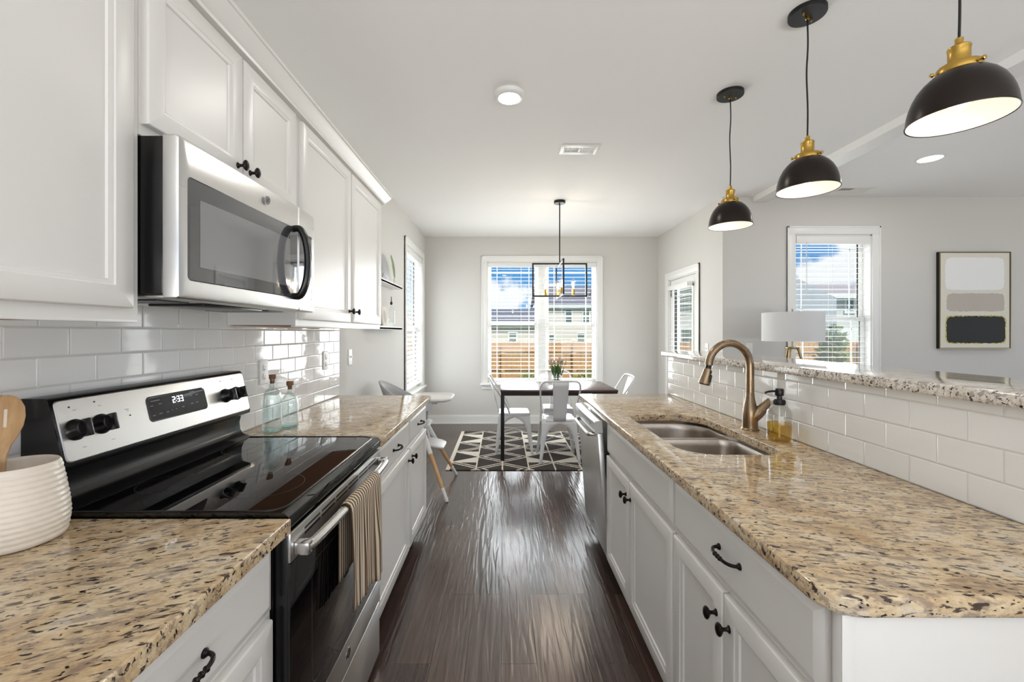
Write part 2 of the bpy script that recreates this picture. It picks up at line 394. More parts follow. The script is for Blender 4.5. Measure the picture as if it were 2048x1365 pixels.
M['sidingw'] = lapped('pale_siding', srgb(214, 214, 210), srgb(228, 228, 224), .13)
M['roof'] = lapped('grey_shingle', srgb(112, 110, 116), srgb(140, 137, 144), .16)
M['roofp'] = lapped('tan_shingle', srgb(176, 158, 150), srgb(204, 186, 176), .16)
M['winglass'] = mat('dim_house_window', srgb(112, 128, 122), .15)
M['grass'] = mat('lawn', srgb(118, 132, 78), .9, var=.3, vscale=3)
M['bush'] = mat('shrub_foliage', srgb(108, 128, 66), .8, var=.35, vscale=9)
M['brown_u'] = mat('cabinet_underside_wood', srgb(150, 104, 66), .6, var=.1)

# ------------------------------------------------------------------ mesh builder
class MB:
    def __init__(self, T=None):
        self.bm = bmesh.new(); self.T = T or Matrix.Identity(4)
    def v(self, p): return self.bm.verts.new(self.T @ V(p))
    def f(self, vs):
        try: return self.bm.faces.new(vs)
        except ValueError: return None
    def box(self, x0, x1, y0, y1, z0, z1, bev=0.0, seg=2):
        tb = bmesh.new()
        bmesh.ops.create_cube(tb, size=1.0)
        for vv in tb.verts:
            vv.co = V(((x0+x1)/2+vv.co.x*(x1-x0), (y0+y1)/2+vv.co.y*(y1-y0), (z0+z1)/2+vv.co.z*(z1-z0)))
        if bev: bmesh.ops.bevel(tb, geom=tb.edges[:], offset=bev, segments=seg, profile=.5, affect='EDGES')
        self.add(tb); return self
    def add(self, tb, T=None):
        mp = {}
        T2 = self.T @ T if T else self.T
        for vv in tb.verts: mp[vv] = self.bm.verts.new(T2 @ vv.co)
        for ff in tb.faces: self.f([mp[q] for q in ff.verts])
        tb.free()
    def rings(self, rings, closed=True, cap0=False, cap1=False, wrap=False):
        R = [[self.v(p) for p in r] for r in rings]
        n = len(R[0])
        pairs = list(zip(R[:-1], R[1:])) + ([(R[-1], R[0])] if wrap else [])
        for a, b in pairs:
            for i in range(n if closed else n-1):
                k = (i+1) % n
                self.f([a[i], a[k], b[k], b[i]])
        if cap0: self.f(list(reversed(R[0])))
        if cap1: self.f(R[-1])
        return self
    def lathe(self, prof, c=(0, 0, 0), n=32, T=None, cap0=True, cap1=True, rfun=None):
        rs = []
        for r, z in prof:
            ring = []
            for i in range(n):
                a = 2*PI*i/n; rr = r*(rfun(a, z) if rfun else 1)
                p = V((rr*math.cos(a), rr*math.sin(a), z))
                if T: p = T @ p
                ring.append(p+V(c))
            rs.append(ring)
        return self.rings(rs, True, cap0, cap1)
    def tube(self, pts, r, n=10, cap=True, sx=1.0, up=None):
        pts = [V(p) for p in pts]; m = len(pts)
        rad = r if isinstance(r, (list, tuple)) else [r]*m
        tan = []
        for i in range(m):
            a = pts[max(i-1, 0)]; b = pts[min(i+1, m-1)]; t = (b-a)
            tan.append(t.normalized() if t.length > 1e-9 else V((0, 0, 1)))
        u = V(up) if up else (V((0, 0, 1)) if abs(tan[0].z) < .9 else V((1, 0, 0)))
        u = (u-tan[0]*u.dot(tan[0])).normalized()
        rs = []
        for i in range(m):
            t = tan[i]; u = (u-t*u.dot(t))
            u = u.normalized() if u.length > 1e-6 else t.orthogonal().normalized()
            w = t.cross(u)
            rs.append([pts[i]+(u*math.cos(2*PI*k/n)*sx+w*math.sin(2*PI*k/n))*rad[i] for k in range(n)])
        return self.rings(rs, True, cap, cap)
    def prism(self, poly, ax, a0, a1):
        """extrude a 2-D polygon along axis 'x','y' or 'z'"""
        def P(p, a):
            return {'x': (a, p[0], p[1]), 'y': (p[0], a, p[1]), 'z': (p[0], p[1], a)}[ax]
        A = [self.v(P(p, a0)) for p in poly]; B = [self.v(P(p, a1)) for p in poly]
        n = len(poly)
        self.f(list(reversed(A))); self.f(B)
        for i in range(n): self.f([A[i], A[(i+1) % n], B[(i+1) % n], B[i]])
        return self
    def sphere(self, c, r, sc=(1, 1, 1), seg=16, rg=10):
        tb = bmesh.new(); bmesh.ops.create_uvsphere(tb, u_segments=seg, v_segments=rg, radius=r)
        for vv in tb.verts: vv.co = V((vv.co.x*sc[0]+c[0], vv.co.y*sc[1]+c[1], vv.co.z*sc[2]+c[2]))
        self.add(tb); return self
    def build(self, name, m, parent=None, smooth=True, ang=35, label=None, uv=None):
        bm = self.bm
        bmesh.ops.remove_doubles(bm, verts=bm.verts[:], dist=1e-6)
        bmesh.ops.recalc_face_normals(bm, faces=bm.faces[:])
        me = bpy.data.meshes.new(name); 
        if parent is not None:
            off = WO.get(parent, V((0, 0, 0)))
            for vv in bm.verts: vv.co -= off
        bm.to_mesh(me); bm.free()
        me.materials.append(M[m] if isinstance(m, str) else m)
        if smooth:
            me.shade_smooth(); me.set_sharp_from_angle(angle=math.radians(ang))
        o = bpy.data.objects.new(name, me); C.objects.link(o)
        if parent is not None:
            o.parent = parent; WO[o] = WO.get(parent, V((0, 0, 0)))
        else: WO[o] = V((0, 0, 0))
        if label: o['label'] = label
        return o
WO = {}
def thing(name, label, cat, loc=(0, 0, 0), group=None, kind=None):
    o = bpy.data.objects.new(name, None); C.objects.link(o); o.location = loc; o.empty_display_size = .05
    WO[o] = V(loc); return tag(o, label, cat, group, kind)
def tag(o, label, cat, group=None, kind=None):
    o['label'] = label; o['category'] = cat
    if group: o['group'] = group
    if kind: o['kind'] = kind
    return o
def copy_tree(o, parent=None):
    c = o.copy(); C.objects.link(c)
    if parent is not None: c.parent = parent
    for ch in list(o.children): copy_tree(ch, c)
    return c
def spline(pts, n=8, closed=False):
    pts = [V(p) for p in pts]; out = []; m = len(pts)
    for i in range(m if closed else m-1):
        if closed: p0, p1, p2, p3 = pts[(i-1) % m], pts[i], pts[(i+1) % m], pts[(i+2) % m]
        else: p0, p1, p2, p3 = pts[max(i-1, 0)], pts[i], pts[i+1], pts[min(i+2, m-1)]
        for k in range(n):
            t = k/n
            out.append(.5*((2*p1)+(p2-p0)*t+(2*p0-5*p1+4*p2-p3)*t*t+(3*p1-p0-3*p2+p3)*t**3))
    if not closed: out.append(pts[-1])
    return out
def rrect(u0, u1, v0, v1, r, k=5):
    r = max(r, 1e-5); P = []
    for cx, cy, a0 in ((u1-r, v0+r, -PI/2), (u1-r, v1-r, 0), (u0+r, v1-r, PI/2), (u0+r, v0+r, PI)):
        for i in range(k+1):
            a = a0+PI/2*i/k; P.append((cx+r*math.cos(a), cy+r*math.sin(a)))
    return P
def frame(o, u, v, n):
    """4x4 taking (u,v,n) local coordinates to world"""
    u, v, n = V(u), V(v), V(n)
    return Matrix(((u.x, v.x, n.x, o[0]), (u.y, v.y, n.y, o[1]), (u.z, v.z, n.z, o[2]), (0, 0, 0, 1)))
def panel(T, u0, u1, v0, v1, loops, r=.0008, k=1):
    """concentric loops (inset, depth) closed at back and front"""
    mb = MB(T); R = []
    for ins, d in loops:
        R.append([(p[0], p[1], d) for p in rrect(u0+ins, u1-ins, v0+ins, v1-ins, r, k)])
    return mb.rings(R, True, True, True)
DOOR = [(0, 0), (0, .015), (.0015, .018), (.004, .0195), (.048, .0195), (.0505, .0165), (.0525, .0165), (.058, .0135), (.0605, .0135), (.063, .009), (.065, .009)]
SLAB = [(0, 0), (0, .012), (.003, .0145), (.016, .0185), (.018, .0195), (.020, .0195)]

FL = frame((-.551, 0, 0), (0, 1, 0), (0, 0, 1), (1, 0, 0))       # left base fronts (u=Y)
FU = frame((-.865, 0, 0), (0, 1, 0), (0, 0, 1), (1, 0, 0))       # left upper fronts
FI = frame((.585, 0, 0), (0, 1, 0), (0, 0, 1), (-1, 0, 0))       # island fronts
def knob(T, u, v, parent, n0=.0195):
    """oval mushroom knob"""
    mb = MB(T)
    prof = [(0.0088, 0), (.0088, .002), (.0062, .004), (.0045, .008), (.0042, .014), (.006, .018), (.0105, .0205), (.0145, .024), (.0155, .0275), (.013, .031), (.008, .0332), (.003, .034)]
    mb.lathe([(r, z+n0) for r, z in prof], (u, v, 0), 20, Matrix.Diagonal((.86, 1.12, 1)))
    return mb.build('knob', 'bronze', parent)
def pull(T, u, v, parent, n0=.0195, half=.048):
    mb = MB(T)
    pts = [(u-half, v, n0), (u-half, v, n0+.010), (u-half+.006, v, n0+.020), (u-half+.02, v, n0+.027), (u, v, n0+.030), (u+half-.02, v, n0+.027), (u+half-.006, v, n0+.020), (u+half, v, n0+.010), (u+half, v, n0)]
    mb.tube(spline(pts, 5), .0042, 10, up=(0, 1, 0))
    for s in (-1, 1): mb.lathe([(.0085, n0), (.0085, n0+.003), (.006, n0+.006), (.0045, n0+.008)], (u+s*half, v, 0), 14)
    for du in (-.012, 0, .012): mb.sphere((u+du, v, n0+.0295), .0062, (.55, 1, 1), 12, 8)
    return mb.build('pull_handle', 'bronze', parent)
def door(T, u0, u1, v0, v1, parent, kn=None):
    d = panel(T, u0, u1, v0, v1, DOOR).build('door', 'cab', parent)
    if kn: knob(T, kn[0], kn[1], d)
    return d
def drawer(T, u0, u1, v0, v1, parent, pl=None, name='drawer'):
    d = panel(T, u0, u1, v0, v1, SLAB).build(name, 'cab', parent)
    if pl: pull(T, pl[0], pl[1], d)
    return d

# ================================================================== SETTING
CZ = 2.78
XL, YB, XR, YF, XE, YR = -1.158, 6.32, 2.305, 4.46, 6.9, -3.0
def struct(mb, name, m, label, cat, smooth=False):
    return tag(mb.build(name, m, None, smooth), label, cat, None, 'structure')
mb = MB(); mb.box(XL-.14, XE+.14, YR-.14, YB+.14, -.12, 0)
struct(mb, 'floor', 'floor', 'dark brown hand-scraped hardwood plank floor', 'floor')
mb = MB(); mb.box(XL-.14, XE+.14, YR-.14, YF+.13, CZ, CZ+.12); mb.box(XL-.14, XR+.13, YF+.13, YB+.14, CZ, CZ+.12)
struct(mb, 'ceiling', 'ceiling', 'smooth white painted ceiling over kitchen and family room', 'ceiling')
def wall_with(mb, T, u0, u1, v1, holes, thick=.13):
    """wall in frame T from u0..u1, 0..v1, n -thick..0 with rectangular openings"""
    T0 = mb.T; mb.T = T
    cur = u0
    for a, b, c, d in sorted(holes):
        mb.box(cur, a, 0, v1, -thick, 0)
        if c > 0: mb.box(a, b, 0, c, -thick, 0)
        mb.box(a, b, d, v1, -thick, 0); cur = b
    mb.box(cur, u1, 0, v1, -thick, 0); mb.T = T0
    return mb
TB = frame((0, YB, 0), (1, 0, 0), (0, 0, 1), (0, -1, 0))
TL = frame((XL, 0, 0), (0, 1, 0), (0, 0, 1), (1, 0, 0))
TR = frame((XR, 0, 0), (0, 1, 0), (0, 0, 1), (-1, 0, 0))
TF = frame((0, YF, 0), (1, 0, 0), (0, 0, 1), (0, -1, 0))
W1 = (-.235, 1.395, .60, 2.41)       # twin window, back wall (u = X)
W2 = (5.06, 6.06, .60, 2.41)         # left wall window (u = Y)
W3 = (3.06, 3.865, .60, 2.385)       # family room window (u = X)
D1 = (5.06, 5.90, 0.0, 2.085)        # patio door, right wall of dining nook (u = Y)
struct(wall_with(MB(), TB, XL-.13, XR+.13, CZ, [W1]), 'wall_back', 'wall', 'warm white back wall of the dining nook around the twin window', 'wall')
struct(wall_with(MB(), TL, YR-.13, YB, CZ, [W2]), 'wall_left', 'wall', 'warm white wall behind the range and wall cabinets', 'wall')
struct(wall_with(MB(), TR, YF+.13, YB, CZ, [D1]), 'wall_right', 'wall', 'warm white right wall of the dining nook holding the patio door', 'wall')
struct(wall_with(MB(), TF, XR, XE+.13, CZ, [W3]), 'wall_family_room', 'wall', 'warm white family room wall with window and framed painting', 'wall')
mb = MB(); mb.box(XL-.13, -1.0, YR-.13, YR, 0, CZ); mb.box(-1.0, 4.8, YR-.13, YR, 2.5, CZ); mb.box(4.8, XE, YR-.13, YR, 0, CZ); mb.box(-1.0, 4.8, YR-.13, YR, 0, .2)
struct(mb, 'wall_front', 'wall', 'white wall behind the viewpoint with wide glazed opening', 'wall')
mb = MB(); mb.box(XE, XE+.13, YR-.13, -1.1, 0, CZ); mb.box(XE, XE+.13, 3.5, YF, 0, CZ); mb.box(XE, XE+.13, -1.1, 3.5, 2.45, CZ); mb.box(XE, XE+.13, -1.1, 3.5, 0, .3)
struct(mb, 'wall_family_far', 'wall', 'white far wall of the family room with glazed opening', 'wall')
mb = MB(); mb.box(2.612, 2.76, -2.99, YF-.001, 2.722, CZ-.0005)
struct(mb, 'trim_1', 'trim', 'slim white ceiling drop between kitchen and family room', 'ceiling beam')
# baseboards
def baseboard(name, T, segs, label):
    mb = MB(T)
    for a, b in segs:
        mb.box(a, b, .001, .115, .0005, .014); mb.box(a, b, .115, .128, .0005, .009); mb.box(a, b, .001, .018, .014, .024)
    struct(mb, name, 'trim', label, 'baseboard')
baseboard('baseboard_back', TB, [(XL+.002, XR-.002)], 'white baseboard along the dining nook back wall')
baseboard('baseboard_left', TL, [(3.0, YB-.026)], 'white baseboard along the left wall beyond the base cabinets')
baseboard('baseboard_right', TR, [(YF+.14, 4.965), (5.995, YB-.026)], 'white baseboard either side of the patio door')
baseboard('baseboard_family', TF, [(XR+.02, XE-.01)], 'white baseboard along the family room wall')

def casing(T, o, w, parent, sill=True, name='casing'):
    u0, u1, v0, v1 = o; mb = MB(T)
    for a, b, c, d in ((u0-w, u0, v0, v1), (u1, u1+w, v0, v1), (u0-w, u1+w, v1, v1+w)):
        mb.box(a, b, c, d, .0005, .017, .003)
    mb.box(u0-w, u0-w+.018, v0, v1+w, .0005, .023, .003); mb.box(u1+w-.018, u1+w, v0, v1+w, .0005, .023, .003); mb.box(u0-w, u1+w, v1+w-.018, v1+w, .0005, .023, .003)
    # jamb lining
    for a, b, c, d in ((u0, u0+.012, v0, v1), (u1-.012, u1, v0, v1), (u0, u1, v1-.012, v1)):
        mb.box(a+1e-4, b-1e-4, c, d-1e-4, -.128, .002)
    r = mb.build(name, 'trim', parent)
    if sill:
        mb = MB(T); mb.box(u0-w-.02, u1+w+.02, v0-.024, v0, .0005, .055, .006); mb.box(u0+.0005, u1-.0005, v0-.0001, v0+.012, -.128, .001)
        mb.box(u0-w, u1+w, v0-.085, v0-.024, .0005, .015, .003)
        mb.build('sill', 'trim', parent)
    return r
def sash_set(T, u0, u1, v0, v1, vm, parent):
    """double-hung sash pair with prairie grilles and panes"""
    for nm, a, b, n0 in (('upper_sash', vm-.02, v1, -.118), ('lower_sash', v0, vm+.02, -.092)):
        st = .045
        mb = MB(T)
        mb.box(u0, u0+st, a, b, n0, n0+.025, .003); mb.box(u1-st, u1, a, b, n0, n0+.025, .003)
        mb.box(u0+st, u1-st, a, a+.042, n0, n0+.025, .003); mb.box(u0+st, u1-st, b-.042, b, n0, n0+.025, .003)
        s = mb.build(nm, 'trim', parent)
        mb = MB(T); g = .010
        U0, U1, A, B = u0+st, u1-st, a+.042, b-.042
        for uu in (U0+.085, U1-.085): mb.box(uu-g/2, uu+g/2, A, B, n0+.008, n0+.014)
        for vv in (A+.085, B-.085): mb.box(U0, U1, vv-g/2, vv+g/2, n0+.008, n0+.014)
        mb.build('grille', 'trim', s, False)
        mb = MB(T); mb.box(U0-.003, U1+.003, A-.003, B+.003, n0+.015, n0+.018); mb.build('pane', 'pane', s, False)
def window(name, T, o, vm, mull, label, w=.085):
    t = thing(name, label, 'window', T @ V(((o[0]+o[1])/2, o[2], 0)), None, 'structure')
    casing(T, o, w, t)
    u0, u1, v0, v1 = o[0]+.012, o[1]-.012, o[2]+.012, o[3]-.012
    cuts = [(u0, u1)] if not mull else [(u0, mull[0]), (mull[1], u1)]
    for a, b in cuts: sash_set(T, a+.003, b-.003, v0, v1, vm, t)
    if mull:
        mb = MB(T); mb.box(mull[0], mull[1], v0, v1, -.125, -.075, .004); mb.build('mullion', 'trim', t)
    return t
window('window_1', TB, W1, 1.49, (.525, .64), 'white twin double-hung window in the dining nook back wall')
window('window_2', TL, W2, 1.42, None, 'white double-hung window in the left wall by the high chair')
window('window_3', TF, W3, 1.50, None, 'white double-hung window beside the painting in the family room')
def blind(T, o, label, tilt=0.0, zb=None, n0=-.036, pitch=.0575, wand=None, cords=None, hr=.06, ext=.004):
    u0, u1, v0, v1 = o[0]+.013+ext, o[1]-.013-ext, o[2], o[3]-.013
    t = thing('window_blind', label, 'blind', T @ V(((u0+u1)/2, v1, n0)), 'white slatted window blinds')
    mb = MB(T); mb.box(u0, u1, v1-hr, v1-.002, n0-.026, n0+.036, .004)
    mb.box(u0-.002, u1+.002, v1-hr-.008, v1-.002, n0+.0365, n0+.043, .003)
    mb.build('head_rail', 'slat', t)
    zb = zb if zb is not None else v0+.05
    mb = MB(T); z = v1-hr-.035; hd = .0215; ct, s_ = math.cos(tilt), math.sin(tilt)
    while z > zb+.03:
        A = []
        for k in range(5):
            q = -1+k*.5; bow = .0022*(1-q*q)
            A.append((z+q*hd*s_+bow, n0+q*hd*ct))
        top = [[(u, a, b) for a, b in A] for u in (u0, u1)]
        bot = [[(u, a-.0013, b) for a, b in A] for u in (u0, u1)]
        for uu, tp, bt in ((0, top, bot),):
            mb.rings([top[0]+bot[0][::-1], top[1]+bot[1][::-1]], True, True, True)
        z -= pitch
    mb.build('slats', 'slat', t, True, 60)
    mb = MB(T); mb.box(u0, u1, zb-.008, zb+.010, n0-.026, n0+.026, .004); mb.build('bottom_rail', 'slat', t)
    mb = MB(T)
    for cu in (cords or (u0+.1, (u0+u1)/2, u1-.1)):
        for dn in (-.0275, .0275): mb.tube([(cu, zb, n0+dn), (cu, v1-hr, n0+dn)], .0011, 5)
    mb.build('lift_cord', 'slatline', t)
    if wand:
        mb = MB(T); mb.tube([(wand, v1-hr+.01, n0+.05), (wand, v1-hr-.02, n0+.046), (wand, v1-.62, n0+.046)], .0035, 8); mb.build('tilt_wand', 'slatline', t)
    return t
blind(TB, W1, 'wide white slatted blind across the twin dining window', math.radians(-4), .665, cords=(-.09, .27, .48, .68, .88, 1.25))
blind(TL, W2, 'white slatted blind on the left wall window, slats tilted', math.radians(-28), .65, wand=W2[0]+.10)
blind(TF, W3, 'white slatted blind behind the drum lamp shade', math.radians(-3), .65, pitch=.0555, wand=W3[0]+.12, hr=.078)
# patio door
t = thing('door_1', 'white patio door with full-length glass in the nook right wall', 'door', (XR, 5.48, 0), None, 'structure')
casing(TR, D1, .09, t, False)
u0, u1, v0, v1 = D1[0]+.014, D1[1]-.014, .012, D1[3]-.016
mb = MB(TR); n0, n1 = -.062, -.018
g0, g1, h0, h1 = u0+.115, u1-.115, .27, v1-.13
mb.box(u0, g0, v0, v1, n0, n1, .003); mb.box(g1, u1, v0, v1, n0, n1, .003); mb.box(g0, g1, v0, h0, n0, n1, .003); mb.box(g0, g1, h1, v1, n0, n1, .003)
leaf = mb.build('door_leaf', 'trim', t)
mb = MB(TR); mb.box(g0-.002, g1+.002, h0-.002, h1+.002, -.043, -.037); mb.build('pane', 'pane', leaf, False)
mb = MB(TR)
for a, b, c, d in ((g0-.02, g0+.012, h0-.02, h1+.02), (g1-.012, g1+.02, h0-.02, h1+.02), (g0-.02, g1+.02, h0-.02, h0+.012), (g0-.02, g1+.02, h1-.012, h1+.02)): mb.box(a, b, c, d, n1+.0003, n1+.010, .003)
for uu in (g0+.1, g1-.1): mb.box(uu-.006, uu+.006, h0, h1, -.052, -.045)
for vv in (h0+.1, h1-.1): mb.box(g0, g1, vv-.006, vv+.006, -.052, -.045)
mb.build('glazing_bead', 'trim', leaf)
mb = MB(TR); mb.box(u1-.04, u1-.028, 1.84, 1.97, n1+.0003, n1+.012, .002); mb.box(u1-.034, u1+.10, 1.955, 1.968, n1+.012, n1+.03, .002); mb.build('flip_latch', 'blackiron', t)
mb = MB(TR); mb.lathe([(.026, n1+.0003), (.026, n1+.01), (.012, n1+.014), (.012, n1+.04)], (u1-.06, .96, 0), 18)
mb.tube([(u1-.06, .96, n1+.04), (u1-.09, .96, n1+.045), (u1-.17, .96, n1+.045)], .009, 10); mb.build('door_lever', 'blackiron', t)
blind(TR, (g0-.035, g1+.035, h0, h1+.055), 'white slatted blind hung on the patio door glass', math.radians(-5), .29, n0=.024, hr=.05, pitch=.055)

# tiled backsplashes
mb = MB(); mb.box(XL+.0005, XL+.008, .15, 2.985, .9145, 1.45)
struct(mb, 'backsplash_left', 'tile_l', 'glossy white subway tile backsplash behind the range', 'backsplash')
mb = MB(); mb.box(1.201, 1.33, -.2, 3.092, 0, 1.1825)
struct(mb, 'half_wall', 'wall', 'white half wall between the sink island and family room', 'half wall')
mb = MB(); mb.box(1.193, 1.2005, -.2, 3.075, .915, 1.1825)
struct(mb, 'backsplash_right', 'tile_r', 'glossy white subway tile on the half wall behind the sink', 'backsplash')
mb = MB(); mb.box(1.190, 1.2005, 3.0755, 3.091, .915, 1.1825, .002)
struct(mb, 'trim_2', 'trim', 'white edge strip ending the half wall tile', 'trim')
# crown moulding along the wall cabinets
prof = [(-.866, 2.262), (-.838, 2.262), (-.836, 2.272), (-.832, 2.275), (-.826, 2.283), (-.812, 2.298), (-.803, 2.312), (-.800, 2.318), (-.795, 2.320), (-.795, 2.332), (-.866, 2.332)]
mb = MB()
ya, yb = .2, 2.985
A = [(x, ya, z) for x, z in prof]; B = []
for x, z in prof: B.append((x, yb+max(0, (x+.866))*1.0, z))
mb.rings([A, B], True, True, True)
# return along the end panel
A2 = [(x, yb+(x+.866), z) for x, z in prof]; B2 = [(XL+.002, yb+(x+.866), z) for x, z in prof]
mb.rings([A2, B2], True, True, True)
tag(mb.build('crown_moulding', 'cab', None, True, 25), 'off-white crown moulding along the top of the wall cabinets', 'crown moulding')

# ------------------------------------------------------------------ outside
GZ = -.45
mb = MB(); mb.box(-40, 70, YB+.2, 90, GZ-.1, GZ)
tag(mb.build('lawn', 'grass', None, False), 'mown back garden lawn seen low through the windows', 'lawn', None, 'structure')
t = thing('wooden_fence', 'cedar board fence across the back garden', 'fence', (4, 12, GZ))
mb = MB()
x = -9.0
while x < 24:
    w = .135; h = 1.10+.015*math.sin(x*7)
    mb.prism([(x, GZ+.03), (x+w, GZ+.03), (x+w, h-.03), (x+w-.03, h), (x+.03, h), (x, h-.03)], 'y', 12.0, 12.02); x += .14
mb.build('boards', 'fence', t, False)
mb = MB()
for z in (-.1, .35, .85): mb.box(-9, 24, 11.96, 11.999, z-.045, z+.045)
mb.build('rails', 'fence', t, False)
for px in range(-8, 24, 2):
    mb = MB(); mb.box(px-.05, px+.05, 11.86, 11.958, GZ, 1.06); mb.build('post', 'fence', t, False)
def house_window(T, u0, u1, v0, v1, parent):
    mb = MB(T)
    for a, b, c, d in ((u0-.12, u0, v0-.12, v1+.12), (u1, u1+.12, v0-.12, v1+.12), (u0, u1, v1, v1+.12), (u0, u1, v0-.12, v0), (u0, u1, (v0+v1)/2-.04, (v0+v1)/2+.04)): mb.box(a, b, c, d, .001, .06)
    f = mb.build('window_frame', 'trim', parent, False)
    mb = MB(T); mb.box(u0, u1, v0, v1, .001, .03); mb.build('pane', 'winglass', f, False)
def house(label, x0, x1, y, depth, ev, rg, m, roof, wins, gable=None):
    t = thing('neighbour_house', label, 'house', ((x0+x1)/2, y, GZ), 'houses beyond the fence')
    mb = MB(); mb.box(x0, x1, y, y+depth, GZ, ev); mb.build('wall', m, t, False)
    mb = MB(); o = .45
    mb.prism([(y-o, ev-.05), (y-o, ev+.10), (y+depth/2, rg), (y+depth+o, ev+.10), (y+depth+o, ev-.05)], 'x', x0-o, x1+o)
    mb.build('roof', roof, t, False)
    mb = MB(); mb.box(x0-o, x1+o, y-o-.03, y-o-.001, ev-.12, ev+.12); mb.build('gutter', 'trim', t, False)
    TT = frame((0, y, 0), (1, 0, 0), (0, 0, 1), (0, -1, 0))
    for w in wins: house_window(TT, *w, t)
    return t
h1_ = house('cream single-storey house with grey roof left behind the fence', -9, 2.55, 30, 10, 2.05, 3.3, 'siding', 'roof', [(.45, .92, .75, 1.30), (-3, -2.4, .6, 1.3)])
mb = MB(); mb.lathe([(.06, 2.75), (.06, 3.05), (.09, 3.07), (.09, 3.12), (.0, 3.14)], (.75, 33, 0), 12); mb.build('roof_vent', 'trim', h1_)
h2_ = house('cream two-storey house with grey roof behind the twin window', 4.1, 16, 45, 12, 4.15, 6.9, 'siding', 'roof', [(6.65, 7.25, 2.45, 3.75), (8.5, 9.1, 2.45, 3.75), (4.9, 5.5, .55, 1.1), (7.9, 8.6, .4, 1.25)])
h3_ = house('grey house with tan roof seen through the family room window', 14.4, 30, 20.5, 9, 3.1, 4.25, 'sidingw', 'roofp', [(16.55, 16.85, 2.4, 2.95), (20, 20.8, 1.2, 2.4)])
mb = MB(); mb.prism([(11.8, GZ), (15.7, GZ), (15.7, 3.0), (13.9, 3.9), (13.0, 3.9), (11.8, 3.0)], 'y', 20.0, 24); mb.build('gable_wing', 'sidingg', h3_, False)
h4_ = house('pale house with dark windows seen through the patio door', 6.6, 11.0, 22, 8, 4.0, 5.5, 'sidingw', 'roof', [(9.2, 9.9, .7, 1.5), (9.0, 10.0, 2.4, 3.3)])
def shrub(name, label, cat, c, r, sc, n, group=None):
    mb = MB()
    for i in range(n):
        th = random.uniform(0, 2*PI); ph = math.acos(random.uniform(-1, 1)); rr = r*random.uniform(.55, 1)
        p = V((c[0]+rr*math.sin(ph)*math.cos(th)*sc[0], c[1]+rr*math.sin(ph)*math.sin(th)*sc[1], c[2]+rr*math.cos(ph)*sc[2]))
        d = V((random.uniform(-1, 1), random.uniform(-1, 1), random.uniform(-.3, 1))).normalized()*random.uniform(.05, .10)*r*1.6
        s = d.orthogonal().normalized()*d.length*.28
        a = [mb.v(p), mb.v(p+d*.5+s), mb.v(p+d), mb.v(p+d*.5-s)]; mb.f(a)
    o = thing(name, label, cat, (c[0], c[1], GZ), group)
    mb.build('foliage', 'bush', o, False)
    mb = MB(); mb.tube([(c[0], c[1], GZ), (c[0]+.02, c[1], c[2])], [.04, .02], 8); mb.build('stem', 'fence', o)
shrub('garden_shrub', 'tall leafy green shrub seen through the family room window', 'shrub', (7.05, 9.1, .45), 1.0, (.30, .3, 1.08), 2600, 'garden shrubs')
shrub('garden_shrub', 'low leafy shrub by the fence behind the left window half', 'shrub', (.62, 10, .05), .5, (.7, .6, .8), 700, 'garden shrubs')
shrub('garden_shrub', 'low leafy shrub by the fence behind the right window half', 'shrub', (1.95, 10, .10), .5, (.8, .6, .8), 700, 'garden shrubs')

# ================================================================== LEFT RUN
# --- wall cabinets
def upper(label, y0, y1, z0, z1, doors, side_near=True):
    t = thing('wall_cabinet', label, 'wall cabinet', (-1.0, (y0+y1)/2, z0), 'off-white wall cabinets')
    mb = MB(); mb.box(XL+.009, -.866, y0, y1, z0+.002, z1, .0008, 1)
    mb.box(-.8655, -.8651, y0, y1, z0, z1)
    mb.build('carcass', 'cab', t)
    mb = MB(); mb.box(XL+.012, -.885, y0+.02, y1-.02, z0-.0005, z0+.0015); mb.build('underside_panel', 'brown_u', t, False)
    mb = MB(); mb.box(-.884, -.8652, y0, y1, z0-.006, z0+.0015, .001); mb.build('bottom_rail', 'cab', t)
    for d in doors: door(FU, *d[:4], t, d[4] if len(d) > 4 else None)
    return t
UB, UT = 1.384, 2.262
upper('off-white wall cabinet nearest the viewpoint beside the microwave', .24, 1.006, UB, UT, [(.262, .977, UB+.026, UT-.012)])
upper('off-white short wall cabinet above the microwave', 1.008, 1.769, 1.832, UT, [(1.014, 1.384, 1.853, UT-.012, (1.355, 1.888)), (1.392, 1.742, 1.853, UT-.012, (1.42, 1.888))])
upper('off-white tall two-door wall cabinet beyond the microwave', 1.771, 2.985, UB, UT, [(1.80, 2.368, UB+.026, UT-.012, (2.335, UB+.088)), (2.392, 2.955, UB+.026, UT-.012, (2.425, UB+.088))])

# --- badge: round monogram plaque
def badge(T, u, v, n0, r, parent):
    mb = MB(T); mb.lathe([(r, n0), (r, n0+.0012), (r*.93, n0+.0022), (r*.86, n0+.0014), (0.0002, n0+.0014)], (u, v, 0), 32)
    b = mb.build('logo_badge', 'logo', parent)
    mb = MB(T); q = r/1.0; z = n0+.0016
    g = spline([(-.08, .42, 0), (-.32, .52, 0), (-.55, .25, 0), (-.5, -.12, 0), (-.25, -.18, 0), (-.08, .08, 0), (-.18, .22, 0), (-.05, .0, 0), (-.12, -.42, 0), (-.38, -.52, 0), (-.42, -.34, 0)], 6)
    e = spline([(.45, .34, 0), (.3, .52, 0), (.12, .36, 0), (.22, .1, 0), (.36, .06, 0), (.14, .0, 0), (.04, -.28, 0), (.2, -.5, 0), (.46, -.4, 0), (.56, -.18, 0)], 6)
    for s in (g, e): mb.tube([(u+p.x*q, v+p.y*q, z) for p in s], r*.045, 6)
    mb.build('monogram', 'logodark', b)
    return b

